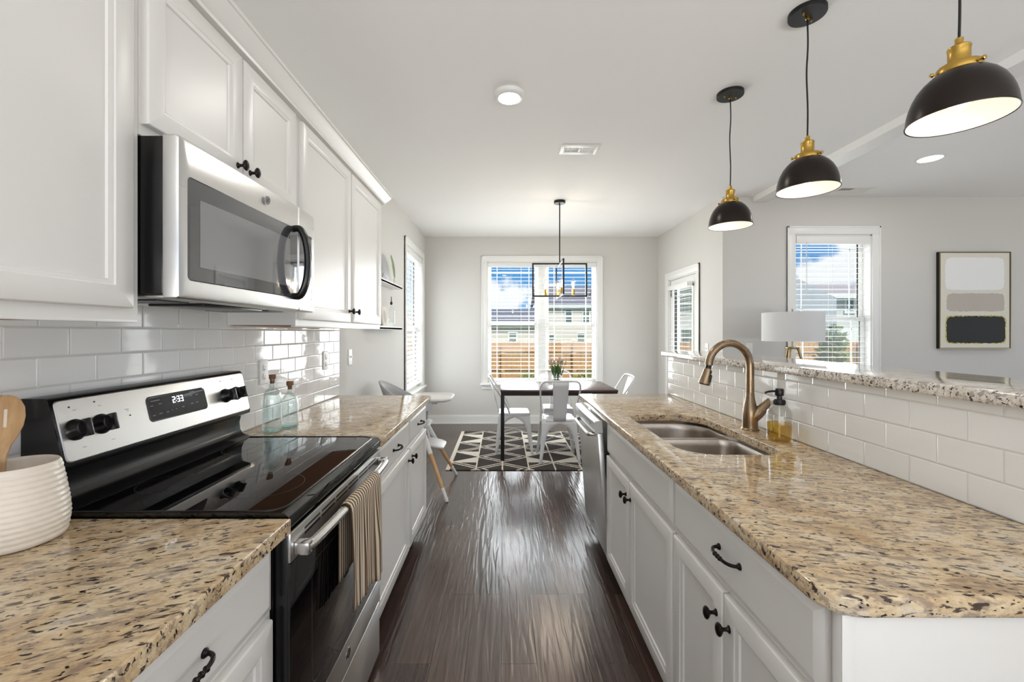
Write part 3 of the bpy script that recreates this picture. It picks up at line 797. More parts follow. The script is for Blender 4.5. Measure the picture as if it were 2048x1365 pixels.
# --- over-the-range microwave
t = thing('microwave', 'stainless over-the-range microwave with black bow handle', 'microwave', (-.96, 1.38, 1.44), None)
my0, my1, mz0, mz1 = 1.0105, 1.737, 1.446, 1.8285
mb = MB(); mb.box(XL+.0095, -.8105, my0+.001, my1-.001, mz0, mz1-.004, .003); mb.build('body', 'blackmat', t)
FM = frame((-.809, 0, 0), (0, 1, 0), (0, 0, 1), (1, 0, 0))
def bow(y): return .0105*(1-((y-(my0+my1)/2)/((my1-my0)/2))**2)
def fascia(name, u0, u1, g0, g1, gr0, gr1, parent):
    """stainless frame with a glazed opening; u across, bowed outwards a little"""
    mb = MB(FM); k = 6
    zb, zt = 1.436, 1.828
    def ring(a, b, c, d, r0, n):
        P = rrect(a, b, c, d, r0, k); out = []
        for (p, q) in P: out.append((p, q, n+(bow(p) if n > .01 else 0)))
        return out
    R = [ring(u0, u1, zb, zt, .004, 0), ring(u0, u1, zb, zt, .004, .030), ring(u0+.003, u1-.003, zb+.003, zt-.003, .005, .0355), ring(u0+.012 if u0 < 1.1 else u0+.004, u1-.004, zb+.008, zt-.008, .006, .038)]
    R += [ring(g0, g1, 1.482, 1.737, .012, .0385), ring(g0+.002, g1-.002, 1.484, 1.735, .010, .035)]
    mb.rings(R, True, True, False)
    f = mb.build(name, 'steel', parent, True, 30)
    mb = MB(FM)
    R = [ring(g0+.0015, g1-.0015, 1.4835, 1.7355, .010, .0345), ring(g0+.0015, g1-.0015, 1.4835, 1.7355, .010, .0372)]
    us = [g0+.0015+(g1-g0-.003)*i/12 for i in range(13)]
    # front of the glass as a bowed sheet
    mb.rings([[(u, z, .0368+bow(u)) for z in (1.4840, 1.7350)] for u in us], False)
    g = mb.build('door_glass' if 'door' in name else 'control_glass', 'micglass', f, True, 40)
    return f, g
dr, gl = fascia('door', my0, 1.587, 1.036, 1.583, 0, 0, t)
mb = MB(FM)
us = [1.078+(1.525-1.078)*i/12 for i in range(13)]
mb.rings([[(u, z, .0372+bow(u)) for z in (1.520, 1.690)] for u in us], False)
mb.build('viewing_screen', 'micmesh', dr, True, 40)
pn, gl2 = fascia('control_panel', 1.590, my1, 1.594, 1.712, 0, 0, t)
badge(FM, 1.372, 1.782, .0385+bow(1.37), .0135, dr)
mb = MB(FM)
hz0, hz1 = 1.488, 1.735; hy = 1.556
pts = spline([(hy, hz0, .046), (hy, hz0+.004, .068), (hy, hz0+.05, .088), (hy, (hz0+hz1)/2, .096), (hy, hz1-.05, .088), (hy, hz1-.004, .068), (hy, hz1, .046)], 6)
mb.tube(pts, .0125, 12, sx=1.3, up=(1, 0, 0))
h = mb.build('handle', 'blackpl', dr)
mb = MB(FM)
pts = spline([(hy, hz0+.012, .082), (hy, hz0+.05, .0975), (hy, (hz0+hz1)/2, .1055), (hy, hz1-.05, .0975), (hy, hz1-.012, .082)], 6)
mb.tube(pts, .003, 8, sx=3.0, up=(1, 0, 0)); mb.build('handle_inlay', 'steelh', h)
mb = MB(); mb.box(XL+.03, -.80, my0+.01, my1-.01, 1.438, 1.4455, .002)
us_ = mb.build('underside', 'steel', t)
for gy in (my0+.06, my1-.16):
    mb = MB()
    for i in range(12): mb.box(-1.10+.02*i, -1.088+.02*i, gy, gy+.10, 1.4345, 1.4379)
    mb.box(-1.10, -.868, gy-.006, gy+.001, 1.4345, 1.4379); mb.box(-1.10, -.868, gy+.099, gy+.106, 1.4345, 1.4379)
    mb.build('vent_grille', 'blackpl', us_, False)
mb = MB(); mb.box(-1.02, -.86, 1.22, 1.52, 1.430, 1.4379, .003); mb.build('light_cover', 'blackpl', us_)

# --- base cabinets
def base_left(label, y0, y1, drs, dws):
    t = thing('base_cabinet', label, 'base cabinet', (-.85, (y0+y1)/2, 0), 'off-white base cabinets')
    mb = MB(); mb.box(XL+.009, -.5515, y0, y1, .10, .877, .0008, 1); mb.build('carcass', 'cab', t)
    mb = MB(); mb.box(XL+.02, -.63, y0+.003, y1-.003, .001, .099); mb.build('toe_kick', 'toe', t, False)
    for d in dws: drawer(FL, *d, t, ((d[0]+d[1])/2, (d[2]+d[3])/2))
    for d, kn in drs: door(FL, *d, t, kn)
base_left('off-white base cabinet nearest the viewpoint under the left countertop', .24, 1.005,
          [((.43, .985, .118, .690), None)], [(.43, .985, .712, .856)])
base_left('off-white two-door two-drawer base cabinet beyond the range', 1.770, 2.968,
          [((1.792, 2.420, .118, .690), (2.385, .635)), ((2.444, 2.948, .118, .690), (2.48, .635))],
          [(1.792, 2.420, .712, .856), (2.444, 2.948, .712, .856)])
# --- countertops
def slab(name, label, m, poly, z0, z1, holes=None, bev=.005, cat='countertop'):
    mb = MB()
    mb.prism(poly, 'z', z0, z1)
    bmesh.ops.recalc_face_normals(mb.bm, faces=mb.bm.faces[:])
    es = [e for e in mb.bm.edges if abs(e.verts[0].co.z-e.verts[1].co.z) < 1e-6]
    bmesh.ops.bevel(mb.bm, geom=es, offset=bev, segments=3, profile=.6, affect='EDGES')
    return tag(mb.build(name, m, None, True, 40), label, cat)
TOP = .914
slab('countertop', 'beige speckled granite countertop carrying the ivory utensil crock', 'granite_l', [(XL+.0085, .15), (-.503, .15), (-.503, 1.007), (XL+.0085, 1.007)], .878, TOP)
slab('countertop', 'beige speckled granite countertop carrying the two aqua bottles', 'granite_l', [(XL+.0085, 1.768), (-.503, 1.768)]+[(-.503-.02+.02*math.cos(a), 2.986-.02+.02*math.sin(a)) for a in (0, .4, .8, 1.2, 1.57)]+[(XL+.0085, 2.986)], .878, TOP)

# --- range
t = thing('range', 'black and stainless freestanding electric range with glass cooktop', 'range', (-.83, 1.386, 0))
ry0, ry1 = 1.0125, 1.762
mb = MB(); mb.box(XL+.0095, -.549, ry0+.002, ry1-.002, .03, .9045, .002)
for fx in (-1.1, -.6):
    for fy in (ry0+.05, ry1-.05): mb.lathe([(.018, .0005), (.018, .0302)], (fx, fy, 0), 12)
mb.build('body', 'blackmat', t)
# cooktop with rolled front
mb = MB()
prof = [(-1.105, .905), (-1.105, .921), (-1.09, .9245), (-.535, .9245), (-.520, .922), (-.511, .914), (-.508, .902), (-.509, .886), (-.515, .880), (-.547, .879), (-.547, .9048)]
mb.prism([(x, z) for x, z in prof], 'y', ry0, ry1)
ct = mb.build('cooktop', 'blackgl', t, True, 25)
mb = MB()   # raised rim round the glass
P0 = rrect(-1.085, -.53, ry0+.004, ry1-.004, .05, 8); P1 = rrect(-1.078, -.537, ry0+.011, ry1-.011, .045, 8)
mb.rings([[(x, y, .9245) for x, y in P0], [(x, y, .9268) for x, y in rrect(-1.083, -.532, ry0+.006, ry1-.006, .048, 8)], [(x, y, .9268) for x, y in rrect(-1.080, -.535, ry0+.009, ry1-.009, .046, 8)], [(x, y, .9246) for x, y in P1]], True)
mb.build('glass_rim', 'blackmat', ct)
for bx, by, br in ((-.95, 1.21, .075), (-.67, 1.20, .10), (-.95, 1.57, .075), (-.67, 1.57, .10)):
    mb = MB(); mb.rings([[(bx+r*math.cos(a*PI/24), by+r*math.sin(a*PI/24), .92475) for a in range(48)] for r in (br, br+.0012)], True)
    mb.build('burner_ring', 'ringmark', ct, False)
# backguard
mb = MB()
pf = [(XL+.0095, .9045), (XL+.0095, 1.196), (-1.092, 1.196), (-1.0845, 1.190), (-1.048, 1.034), (-1.050, 1.026), (-1.062, 1.020), (-1.086, 1.010), (-1.092, .985), (-1.089, .955), (-1.078, .938), (-1.058, .929), (-1.04, .9255), (-1.04, .9249), (-1.1055, .9249), (-1.1055, .9045)]
mb.prism(pf, 'y', ry0, ry1); bg_ = mb.build('backguard', 'blackmat', t, True, 40)
a = V((-1.0845, 0, 1.190)); b = V((-1.048, 0, 1.034)); vv = (a-b).normalized(); nn = V((vv.z, 0, -vv.x))
FG = frame((b.x, 0, b.z), (0, 1, 0), tuple(vv), tuple(nn)); HL = (a-b).length
mb = MB(FG); k = 5
def rl(i, n): return [(p, q, n) for p, q in rrect(ry0+.006+i, ry1-.004-i, .004+i, HL-.002-i, .012, k)]
mb.rings([rl(0, .0004), rl(0, .003), rl(.002, .0045), rl(.003, .0046)], True, True, True)
cp = mb.build('control_panel', 'steel', bg_, True, 30)
mb = MB(FG); mb.rings([[(p, q, n) for p, q in rrect(1.272+i, 1.522-i, .050+i, .128-i, .014, k)] for i, n in ((0, .0045), (0, .0052), (.003, .0056), (.005, .0052))], True, True, True)
dp = mb.build('display', 'display', cp, True, 30)
# seven-segment clock reading 2:33
mb = MB(FG)
SEG = {'2': 'abged', '3': 'abgcd'}
def digit(ch, u, v, w, h, s=.0021):
    m_ = v+h/2; z0, z1 = .0054, .0059
    B = {'a': (u, u+w, v+h-s, v+h), 'g': (u, u+w, m_-s/2, m_+s/2), 'd': (u, u+w, v, v+s), 'f': (u, u+s, m_, v+h), 'b': (u+w-s, u+w, m_, v+h), 'e': (u, u+s, v, m_), 'c': (u+w-s, u+w, v, m_)}
    for q in SEG[ch]: mb.box(*B[q], z0, z1)
digit('2', 1.372, .095, .010, .020); digit('3', 1.391, .095, .010, .020); digit('3', 1.406, .095, .010, .020)
mb.box(1.3855, 1.3878, .099, .1015, .0054, .0059); mb.box(1.3855, 1.3878, .108, .1105, .0054, .0059)
mb.build('clock_digits', 'digit', dp, False)
mb = MB(FG)
for (u, v, w) in ((1.288, .112, .034), (1.284, .098, .010), (1.316, .100, .010), (1.285, .068, .010), (1.31, .07, .012), (1.338, .070, .010), (1.36, .072, .003), (1.378, .073, .003), (1.404, .075, .010), (1.445, .079, .012), (1.47, .080, .010), (1.448, .106, .010), (1.475, .106, .010), (1.45, .118, .022)):
    mb.box(u, u+w, v, v+.0018, .0053, .0057)
for (u, v, w) in ((1.060, .128, .008), (1.126, .128, .008), (1.063, .032, .010), (1.142, .032, .010), (1.20, .104, .012), (1.205, .099, .006), (1.62, .128, .007), (1.69, .128, .007), (1.625, .032, .009), (1.70, .032, .009)):
    mb.box(u, u+w, v, v+.0015, .0046, .0049)
mb.build('printed_legends', 'legend', cp, False)
mb = MB(FG)
for u, v in ((1.052, .138), (1.118, .141), (1.212, .086), (1.615, .138), (1.685, .138)): mb.lathe([(.0022, .0046), (.0022, .0055), (.0001, .0057)], (u, v, 0), 10)
mb.build('indicator_lamp', 'blackpl', cp)
for u in (1.055, 1.124, 1.627, 1.692):
    mb = MB(FG); mb.lathe([(.0265, .0046), (.0265, .008), (.0235, .012), (.0215, .022), (.020, .030), (.018, .0315), (.0002, .032)], (u, .080, 0), 28)
    kb = mb.build('control_knob', 'blackpl', cp)
    mb = MB(FG); mb.box(u-.0055, u+.0055, .058, .102, .026, .047, .003); mb.build('grip', 'blackpl', kb)
# oven door
FO = frame((-.548, 0, 0), (0, 1, 0), (0, 0, 1), (1, 0, 0))
od = MB(FO).box(ry0+.003, ry1-.003, .252, .873, .0005, .036, .004).build('oven_door', 'blackmat', t)
mb = MB(FO); mb.box(ry0+.0035, ry1-.0035, .800, .8735, .030, .0405, .004); s_ = mb.build('top_band', 'steel', od)
mb = MB(FO)
for i in range(6):
    a = ry0+.075+i*.103
    mb.box(a, a+.092, .851, .857, .0402, .0409); mb.box(a, a+.092, .838, .844, .0402, .0409)
mb.build('vent_slots', 'blackpl', s_, False)
mb = MB(FO); mb.box(ry0+.0035, ry1-.0035, .252, .348, .030, .0405, .004); s_ = mb.build('bottom_band', 'steel', od)
badge(FO, 1.393, .302, .0405, .018, s_)
mb = MB(FO); mb.box(ry0+.004, ry1-.004, .3495, .799, .030, .0395, .002); g_ = mb.build('oven_glass', 'blackgl', od)
mb = MB(FO); mb.rings([[(p, q, .0399) for p, q in rrect(1.13+i, 1.65-i, .41+i, .74-i, .03, 5)] for i in (0, .002)], True); mb.build('window_border', 'ringmark', g_, False)
mb = MB(FO)
hz = .829
pts = spline([(1.040, hz, .066), (1.10, hz, .074), (1.386, hz, .080), (1.67, hz, .074), (1.735, hz, .066)], 8)
mb.tube(pts, .0125, 14, sx=1.15, up=(0, 0, 1)); hd = mb.build('handle', 'steelh', od)
for u in (1.043, 1.732):
    mb = MB(FO); mb.box(u-.014, u+.014, hz-.016, hz+.016, .0408, .078, .005); mb.build('handle_mount', 'steelh', hd)
mb = MB(FO); mb.box(ry0+.003, ry1-.003, .035, .243, .0005, .038, .005); mb.build('storage_drawer', 'steel', t)

# --- striped towel over the oven handle
def towel():
    mb = MB(); nu, nv = 60, 46
    uvl = mb.bm.loops.layers.uv.new('UVMap')
    cx, cz = -.548+.079, .829
    def P(i, j):
        s = i/nu; q = j/nv
        y = 1.262+.298*s
        # path: back layer up, over the bar, down the front
        front = .0; L = .30+.006*math.sin(s*9)+.055*s
        tot = .22+PI*.0185+L; d = q*tot
        if d < .22: x = cx-.0175; z = cz-.22+d; w = .3
        elif d < .22+PI*.0185:
            a = (d-.22)/.0185; x = cx-.0175*math.cos(a); z = cz+.0175*math.sin(a); w = .1
        else:
            e = d-.22-PI*.0185; x = cx+.0175; z = cz-e; w = min(1, e/.2)
        f = .0065*w*(math.sin(s*17+1.2)+.6*math.sin(s*31+q*3)+.5*math.sin(s*9-1.0+q*2))
        if d > .22+PI*.0185: x += abs(f)*1.0+f*.35+.002; y += .004*w*math.sin(s*23)-(.5-s)*.03*w
        elif d < .22: x += -.001
        return V((x, y, z))
    G = [[mb.v(P(i, j)) for j in range(nv+1)] for i in range(nu+1)]
    for i in range(nu):
        for j in range(nv):
            fc = mb.f([G[i][j], G[i+1][j], G[i+1][j+1], G[i][j+1]])
            for lp, (a, b) in zip(fc.loops, ((i, j), (i+1, j), (i+1, j+1), (i, j+1))): lp[uvl].uv = (a/nu, b/nv)
    o = mb.build('kitchen_towel', 'towel', None, True, 180)
    sol = o.modifiers.new('thickness', 'SOLIDIFY'); sol.thickness = .0022; sol.offset = 0
    return tag(o, 'beige and brown striped towel hanging on the oven door handle', 'towel')
towel()

# --- crock with wooden spoon
def crock():
    cx, cy = -1.028, .895
    prof = [(0.0005, TOP+.0005), (.070, TOP+.0005), (.078, TOP+.004)]
    n = 64
    for i in range(n+1):
        q = i/n; z = TOP+.008+q*.150
        r = .0795+.007*math.sin(min(1, q*2.2)*PI/2)-.0165*max(0, (q-.18)/.82)**1.25
        prof.append((r+.00075*math.sin(q*2*PI*13), z))
    prof += [(.0685, TOP+.1615), (.0668, TOP+.1645), (.0645, TOP+.1635), (.0635, TOP+.158), (.071, TOP+.03), (.066, TOP+.012), (.0005, TOP+.012)]
    mb = MB(); mb.lathe(prof, (cx, cy, 0), 72, None, False, False, lambda a, z: 1+(.0075*math.sin(a*22+z*160) if TOP+.012 < z < TOP+.158 else 0))
    # keep inside smooth
    return tag(mb.build('utensil_crock', 'ceramic', None, True, 80), 'ivory ribbed ceramic utensil crock on the near left countertop', 'crock')
crock()
def spoon():
    # flat slotted bowl, stem leaning in the crock
    o = V((-1.055, .885, TOP+.016)); top = V((-1.070, .912, TOP+.303))
    ax = (top-o).normalized(); L = (top-o).length
    u = V((.96, .28, 0)); u = (u-ax*u.dot(ax)).normalized(); n = ax.cross(u)
    T = Matrix(((u.x, n.x, ax.x, o.x), (u.y, n.y, ax.y, o.y), (u.z, n.z, ax.z, o.z), (0, 0, 0, 1)))
    mb = MB(T)
    st = [(0, .0075), (.06, .0075), (.12, .008), (.165, .010), (.185, .016), (.205, .027), (.225, .0345), (.245, .037), (.265, .035), (.280, .028), (.288, .018), (.2915, .004)]
    rs = []
    for z, w in st:
        bowl = max(0, min(1, (z-.175)/.03)); dep = .009*bowl
        th = .006 if bowl < .5 else .0045
        ring = []
        for k in range(9):
            q = -1+k/4; ring.append((w*q, dep*(1-q*q)-th/2*(1-abs(q)**4)-.0012, z))
        for k in range(9):
            q = 1-k/4; ring.append((w*q, dep*(1-q*q)+th/2*(1-abs(q)**4)+.0012, z))
        rs.append(ring)
    mb.rings(rs, True, True, True)
    s = mb.build('wooden_spoon', 'spoon', None, True, 50)
    tag(s, 'slotted wooden spoon standing in the ivory crock', 'spoon')
    mb = MB(T); mb.box(-.0035, .0035, .0048, .0128, .222, .262, .002)
    sl = mb.build('slot', 'slotpale', s)
M['slotpale'] = mat('spoon_slot_pale_wood', srgb(226, 214, 196), .7)  # pale inset colour for the spoon slot
spoon()

# --- bottles on the far left counter
def tall_bottle():
    t = thing('glass_bottle', 'tall fluted aqua glass bottle with cork, nearer the range', 'bottle', (-1.027, 1.893, TOP), 'corked glass bottles on the counter')
    z = TOP; c = (-1.027, 1.893, 0)
    out = [(.0005, z+.0008), (.034, z+.0008), (.0385, z+.006), (.039, z+.02), (.039, z+.06), (.0385, z+.12), (.0385, z+.145), (.036, z+.165), (.028, z+.182), (.018, z+.192), (.0135, z+.197), (.0128, z+.208), (.0128, z+.226), (.0145, z+.228), (.0145, z+.233)]
    inn = [(.0105, z+.233), (.0105, z+.20), (.016, z+.19), (.026, z+.179), (.0335, z+.163), (.036, z+.14), (.0362, z+.06), (.0362, z+.018), (.03, z+.012), (.0005, z+.011)]
    fl = lambda a, zz: 1+(.022*abs(math.sin(a*8)) if z+.01 < zz < z+.19 else 0)
    MB().lathe(out, c, 64, None, False, False, fl).build('body', 'bottle', t, True, 60)
    MB().lathe(inn, c, 64, None, False, False).build('inner_wall', 'clear', t, True, 60)
    MB().lathe([(.0005, z+.0015), (.033, z+.0015), (.036, z+.008), (.032, z+.0115), (.0005, z+.0105)], c, 48, None, False, False).build('base', 'bottleb', t)
    mb = MB()
    for q in range(12): mb.lathe([(.0392, z+.045+q*.006), (.0402, z+.047+q*.006), (.0392, z+.049+q*.006)], c, 48, None, False, False)
    mb.build('embossed_band', 'bottle', t)
    MB().lathe([(.0098, z+.214), (.0104, z+.2335), (.0135, z+.2345), (.0142, z+.252), (.0130, z+.2535), (.0003, z+.2535)], c, 20, None, True, False).build('cork_stopper', 'cork', t)
tall_bottle()
def round_bottle():
    c = V((-.995, 1.985, TOP))
    t = thing('glass_bottle', 'shorter round-shouldered embossed clear bottle with cork', 'bottle', c, 'corked glass bottles on the counter')
    mb = MB(); z = TOP
    st = [(.0002, .0008), (.032, .0008), (.037, .005), (.038, .03), (.038, .10), (.037, .118), (.033, .134), (.025, .148), (.016, .156), (.0125, .162), (.0118, .17), (.0118, .184), (.0140, .186), (.0140, .192)]
    R = []
    for r, h in st:
        R.append([(c.x+r*math.cos(a*PI/24), c.y+r*.82*math.sin(a*PI/24), z+h) for a in range(48)])
    mb.rings(R, True); mb.build('body', 'bottle', t, True, 60)
    mb = MB()
    R = []
    for r, h in [(.0105, .192), (.0100, .165), (.02, .15), (.0305, .133), (.0345, .115), (.0355, .03), (.03, .014), (.0002, .012)]:
        R.append([(c.x+r*math.cos(a*PI/24), c.y+r*.82*math.sin(a*PI/24), z+h) for a in range(48)])
    mb.rings(R, True); mb.build('inner_wall', 'clear', t, True, 60)
    mb = MB(); R = []
    for r, h in [(.0002, .0015), (.031, .0015), (.035, .007), (.031, .0125), (.0002, .0115)]:
        R.append([(c.x+r*math.cos(a*PI/24), c.y+r*.82*math.sin(a*PI/24), z+h) for a in range(48)])
    mb.rings(R, True); mb.build('base', 'bottleb', t)
    mb = MB()
    for rr in (.012, .020, .027):
        pts = [(c.x+.62*.0385+rr*.72*math.cos(q), c.y-.78*.034+rr*.45*math.cos(q)*.9, z+.07+rr*1.3*math.sin(q)) for q in [k*2*PI/24 for k in range(25)]]
        mb.tube(pts, .0014, 6)
    mb.build('embossed_rosette', 'bottle', t)
    MB().lathe([(.0095, z+.176), (.0100, z+.193), (.0150, z+.194), (.0158, z+.211), (.0145, z+.213), (.0003, z+.213)], (c.x, c.y, 0), 20, None, True, False).build('cork_stopper', 'cork', t)
round_bottle()

# --- outlets and switch
def plate(T, u, v, label, kind, n0, name, cat, group=None):
    t = thing(name, label, cat, T @ V((u, v, n0)), group)
    mb = MB(T); mb.rings([[(p, q, n) for p, q in rrect(u-.036+i, u+.036-i, v-.059+i, v+.059-i, .004, 3)] for i, n in ((0, n0), (0, n0+.004), (.002, n0+.006), (.004, n0+.0065))], True, True, True)
    mb.build('cover_plate', 'whitepl', t)
    if kind == 'outlet':
        for dv in (.021, -.021):
            mb = MB(T); mb.lathe([(.0165, n0+.0065), (.0165, n0+.0078), (.0155, n0+.0084), (.0003, n0+.0084)], (u, v+dv, 0), 24)
            s = mb.build('socket', 'whitepl', t)
            mb = MB(T); mb.box(u-.0075, u-.0055, v+dv-.001, v+dv+.008, n0+.0083, n0+.0087); mb.box(u+.0055, u+.0075, v+dv-.001, v+dv+.008, n0+.0083, n0+.0087); mb.lathe([(.0025, n0+.0083), (.0025, n0+.0087)], (u, v+dv-.0085, 0), 10)
            mb.build('slots', 'blackpl', s, False)
    else:
        mb = MB(T); mb.box(u-.005, u+.005, v-.012, v+.012, n0+.0062, n0+.008, .001); mb.prism([(u-.004, v-.002), (u+.004, v-.002), (u+.004, v+.008), (u-.004, v+.008)], 'z', n0+.008, n0+.018)
        mb.build('toggle', 'whitepl', t)
plate(TL, 2.035, 1.166, 'white power outlet on tile just above the bottles', 'outlet', .0085, 'power_outlet', 'outlet', 'wall outlets')
plate(TL, 2.745, 1.175, 'white power outlet near the far end of the tile', 'outlet', .0085, 'power_outlet', 'outlet', 'wall outlets')
plate(TL, 3.21, 1.170, 'white toggle light switch on bare wall past the tile', 'switch', .0008, 'light_switch', 'switch')

# ================================================================== ISLAND AND BAR
def base_island(label, y0, y1, hollow=False):
    t = thing('base_cabinet', label, 'base cabinet', (.87, (y0+y1)/2, 0), 'off-white island cabinets')
    mb = MB()
    if hollow:
        for a in ((.5855, .604, y0, y1, .10, .877), (1.17, 1.188, y0, y1, .10, .877), (.604, 1.17, y0, y0+.018, .10, .877), (.604, 1.17, y1-.018, y1, .10, .877), (.604, 1.17, y0+.018, y1-.018, .10, .118)): mb.box(*a)
    else: mb.box(.5855, 1.188, y0, y1, .10, .877, .0008, 1)
    mb.build('carcass', 'cab', t, not hollow)
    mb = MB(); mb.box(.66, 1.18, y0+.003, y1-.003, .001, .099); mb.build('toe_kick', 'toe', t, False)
    return t
t = base_island('island base cabinet nearest the viewpoint, with wide drawer over two doors', .738, 1.4195)
drawer(FI, .757, 1.412, .704, .864, t, (1.063, .795))
door(FI, .757, 1.091, .118, .684, t, (1.062, .612)); door(FI, 1.099, 1.412, .118, .684, t, (1.127, .612))
mb = MB(); mb.box(.572, 1.192, .719, .7375, .001, .877, .001); mb.build('end_panel', 'cab', t)
mb = MB(); mb.box(.572, .594, .7165, .7189, .001, .877, .0008); mb.build('corner_stile', 'cab', t)
t = base_island('white sink base cabinet with false front beside the dishwasher', 1.4205, 2.336, True)
drawer(FI, 1.43, 2.325, .704, .864, t, None, 'false_front')
door(FI, 1.43, 1.914, .118, .684, t, (1.885, .612)); door(FI, 1.922, 2.325, .118, .684, t, (1.952, .612))

# countertop with sink opening
def multi(u0, u1, v0, v1, rs, k=8):
    P = []
    for (cx, cy, a0), r in zip(((u1, v0, -PI/2), (u1, v1, 0), (u0, v1, PI/2), (u0, v0, PI)), rs):
        sx = -1 if cx == u1 else 1; sy = -1 if cy == v1 else 1
        for i in range(k+1):
            a = a0+PI/2*i/k; P.append((cx+sx*r+r*math.cos(a), cy+sy*r+r*math.sin(a)))
    return P
o0 = lambda i: multi(.544+i, 1.1925-min(i, .001), .705+i, 3.068-i, (.004, .004, .03, .055))
hx = (.662, 1.040, 1.535, 2.282)
h0 = lambda i: multi(hx[0]-i, hx[1]+i, hx[2]-i, hx[3]+i, (.09, .15, .10, .13))
mb = MB()
z0, z1 = .878, TOP
seq = [(o0, .004, z0), (o0, .001, z0+.003), (o0, 0, z0+.008), (o0, 0, z1-.008), (o0, .001, z1-.003), (o0, .004, z1-.0006), (o0, .007, z1), (h0, .004, z1), (h0, .001, z1-.001), (h0, 0, z1-.004), (h0, 0, z0+.003), (h0, .003, z0)]
mb.rings([[(x, y, z) for x, y in fn(i)] for fn, i, z in seq], True, False, False, True)
tag(mb.build('countertop', 'granite_r', None, True, 40), 'long beige speckled granite island countertop with sink cut-out', 'countertop')
# sink
t = thing('sink', 'undermount double-bowl stainless steel sink in the island', 'sink', (.85, 1.9, .876))
zr = .8765
def bowl(y0, y1, rr, zl):
    mb = MB(); x0, x1 = .655, 1.047
    def rg(i, z, r): return [(x, y, z) for x, y in multi(x0+i, x1-i, y0+i, y1-i, [max(.02, q-i*.3) for q in rr])]
    seq = [rg(-.0, zl, 0), rg(.004, zl-.006, 0), rg(.008, zl-.03, 0), rg(.016, .74, 0), rg(.022, .712, 0), rg(.036, .694, 0), rg(.06, .688, 0)]
    mb.rings(seq, True, False, False)
    c = ((x0+x1)/2+.03, (y0+y1)/2)
    # floor to drain
    a = seq[-1]; n = len(a)
    dr_ = [(c[0]+.045*math.cos(q), c[1]+.045*math.sin(q), .684) for q in [math.atan2(p[1]-c[1], p[0]-c[0]) for p in a]]
    mb.rings([a, dr_], True, False, True)
    return mb.build('bowl', 'sink', t, True, 50), c
b1, c1 = bowl(1.532, 1.948, (.09, .06, .06, .13), zr-.012)
b2, c2 = bowl(1.974, 2.286, (.06, .15, .10, .06), zr-.012)
mb = MB()
for yy0, yy1, B in ((1.505, 1.961, (1.532, 1.948, (.09, .06, .06, .13))), (1.961, 2.315, (1.974, 2.286, (.06, .15, .10, .06)))):
    out = multi(.630, 1.070, yy0, yy1, (1e-4,)*4); inn = multi(.655, 1.047, B[0], B[1], B[2])
    mb.rings([[(x, y, zr-.010) for x, y in out], [(x, y, zr-.010) for x, y in inn], [(x, y, zr-.0125) for x, y in inn]], True)
for a in ((.630, .655, 1.505, 2.315), (1.047, 1.070, 1.505, 2.315), (.655, 1.047, 1.505, 1.531), (.655, 1.047, 2.287, 2.315)): mb.box(*a, zr-.0105, zr+.0012)
mb.build('rim', 'sink', t, True, 40)
for b, c in ((b1, c1), (b2, c2)):
    mb = MB(); mb.lathe([(.044, .6845), (.043, .688), (.038, .688), (.034, .6855), (.0003, .6855)], (c[0], c[1], 0), 28, None, True, False); mb.build('drain', 'steelh', b)

# faucet
fx, fy = 1.122, 1.930
t = thing('faucet', 'champagne bronze pull-down faucet arching over the sink', 'faucet', (fx, fy, TOP))
mb = MB(); mb.lathe([(.037, TOP+.0006), (.037, TOP+.005), (.034, TOP+.008), (.0325, TOP+.011)], (fx, fy, 0), 36); mb.build('base_flange', 'faucet', t)
mb = MB()
mb.lathe([(.0325, TOP+.0085), (.0318, TOP+.03), (.0315, TOP+.06), (.0300, TOP+.085), (.0262, TOP+.11), (.0218, TOP+.13), (.0190, TOP+.15), (.0176, TOP+.166), (.0172, TOP+.168)], (fx, fy, 0), 36); mb.build('body', 'faucet', t)
R = .104; zc = 1.203; dx, dy = -.985, -.17
pts = [(fx, fy, TOP+.1685), (fx, fy, 1.13), (fx, fy, zc)]
for i in range(1, 19):
    a = PI*i/18*.98
    pts.append((fx+dx*R*(1-math.cos(a)), fy+dy*R*(1-math.cos(a)), zc+R*math.sin(a)))
mb = MB(); mb.tube(pts, [.0172, .0168]+[.0165]*(len(pts)-2), 20); mb.build('spout', 'faucet', t)
e = V(pts[-1]); d = V((dx*.27, dy*.27, -1)).normalized()
mb = MB(); mb.tube([e-d*.004, e+d*.016], .0125, 16); mb.build('collar', 'blackpl', t)
mb = MB(); mb.tube([e+d*.0162, e+d*.022, e+d*.05, e+d*.078, e+d*.086], [.0142, .016, .020, .0245, .0250], 20); sh = mb.build('spray_head', 'faucet', t)
mb = MB(); mb.tube([e+d*.0855, e+d*.090], [.022, .021], 20); mb.build('nozzle_face', 'blackpl', sh)
sd = V((.55, -.83, 0)); sd = (sd-d*sd.dot(d)).normalized()
mb = MB(); q = e+d*.058+sd*.0205; mb.tube([q-d*.018, q-d*.014, q+d*.014, q+d*.018], [.003, .0065, .0075, .004], 12); q2 = e+d*.030+sd*.0165; mb.tube([q2-d*.006, q2+d*.006], .005, 10); mb.build('spray_button', 'blackpl', sh)
mb = MB()
lv = spline([(fx-.004, fy-.006, TOP+.050), (fx+.022, fy-.012, TOP+.072), (fx+.046, fy-.016, TOP+.098), (fx+.072, fy-.018, TOP+.124), (fx+.096, fy-.018, TOP+.150), (fx+.113, fy-.018, TOP+.168), (fx+.118, fy-.018, TOP+.172)], 5)
rad = [.026, .0275, .028, .028, .0275, .027, .0265, .026, .025, .024, .023, .022, .021, .020, .019, .018, .017, .016, .0155, .015, .014, .0135, .013, .0125, .012, .0115, .011, .010, .008, .006, .003]
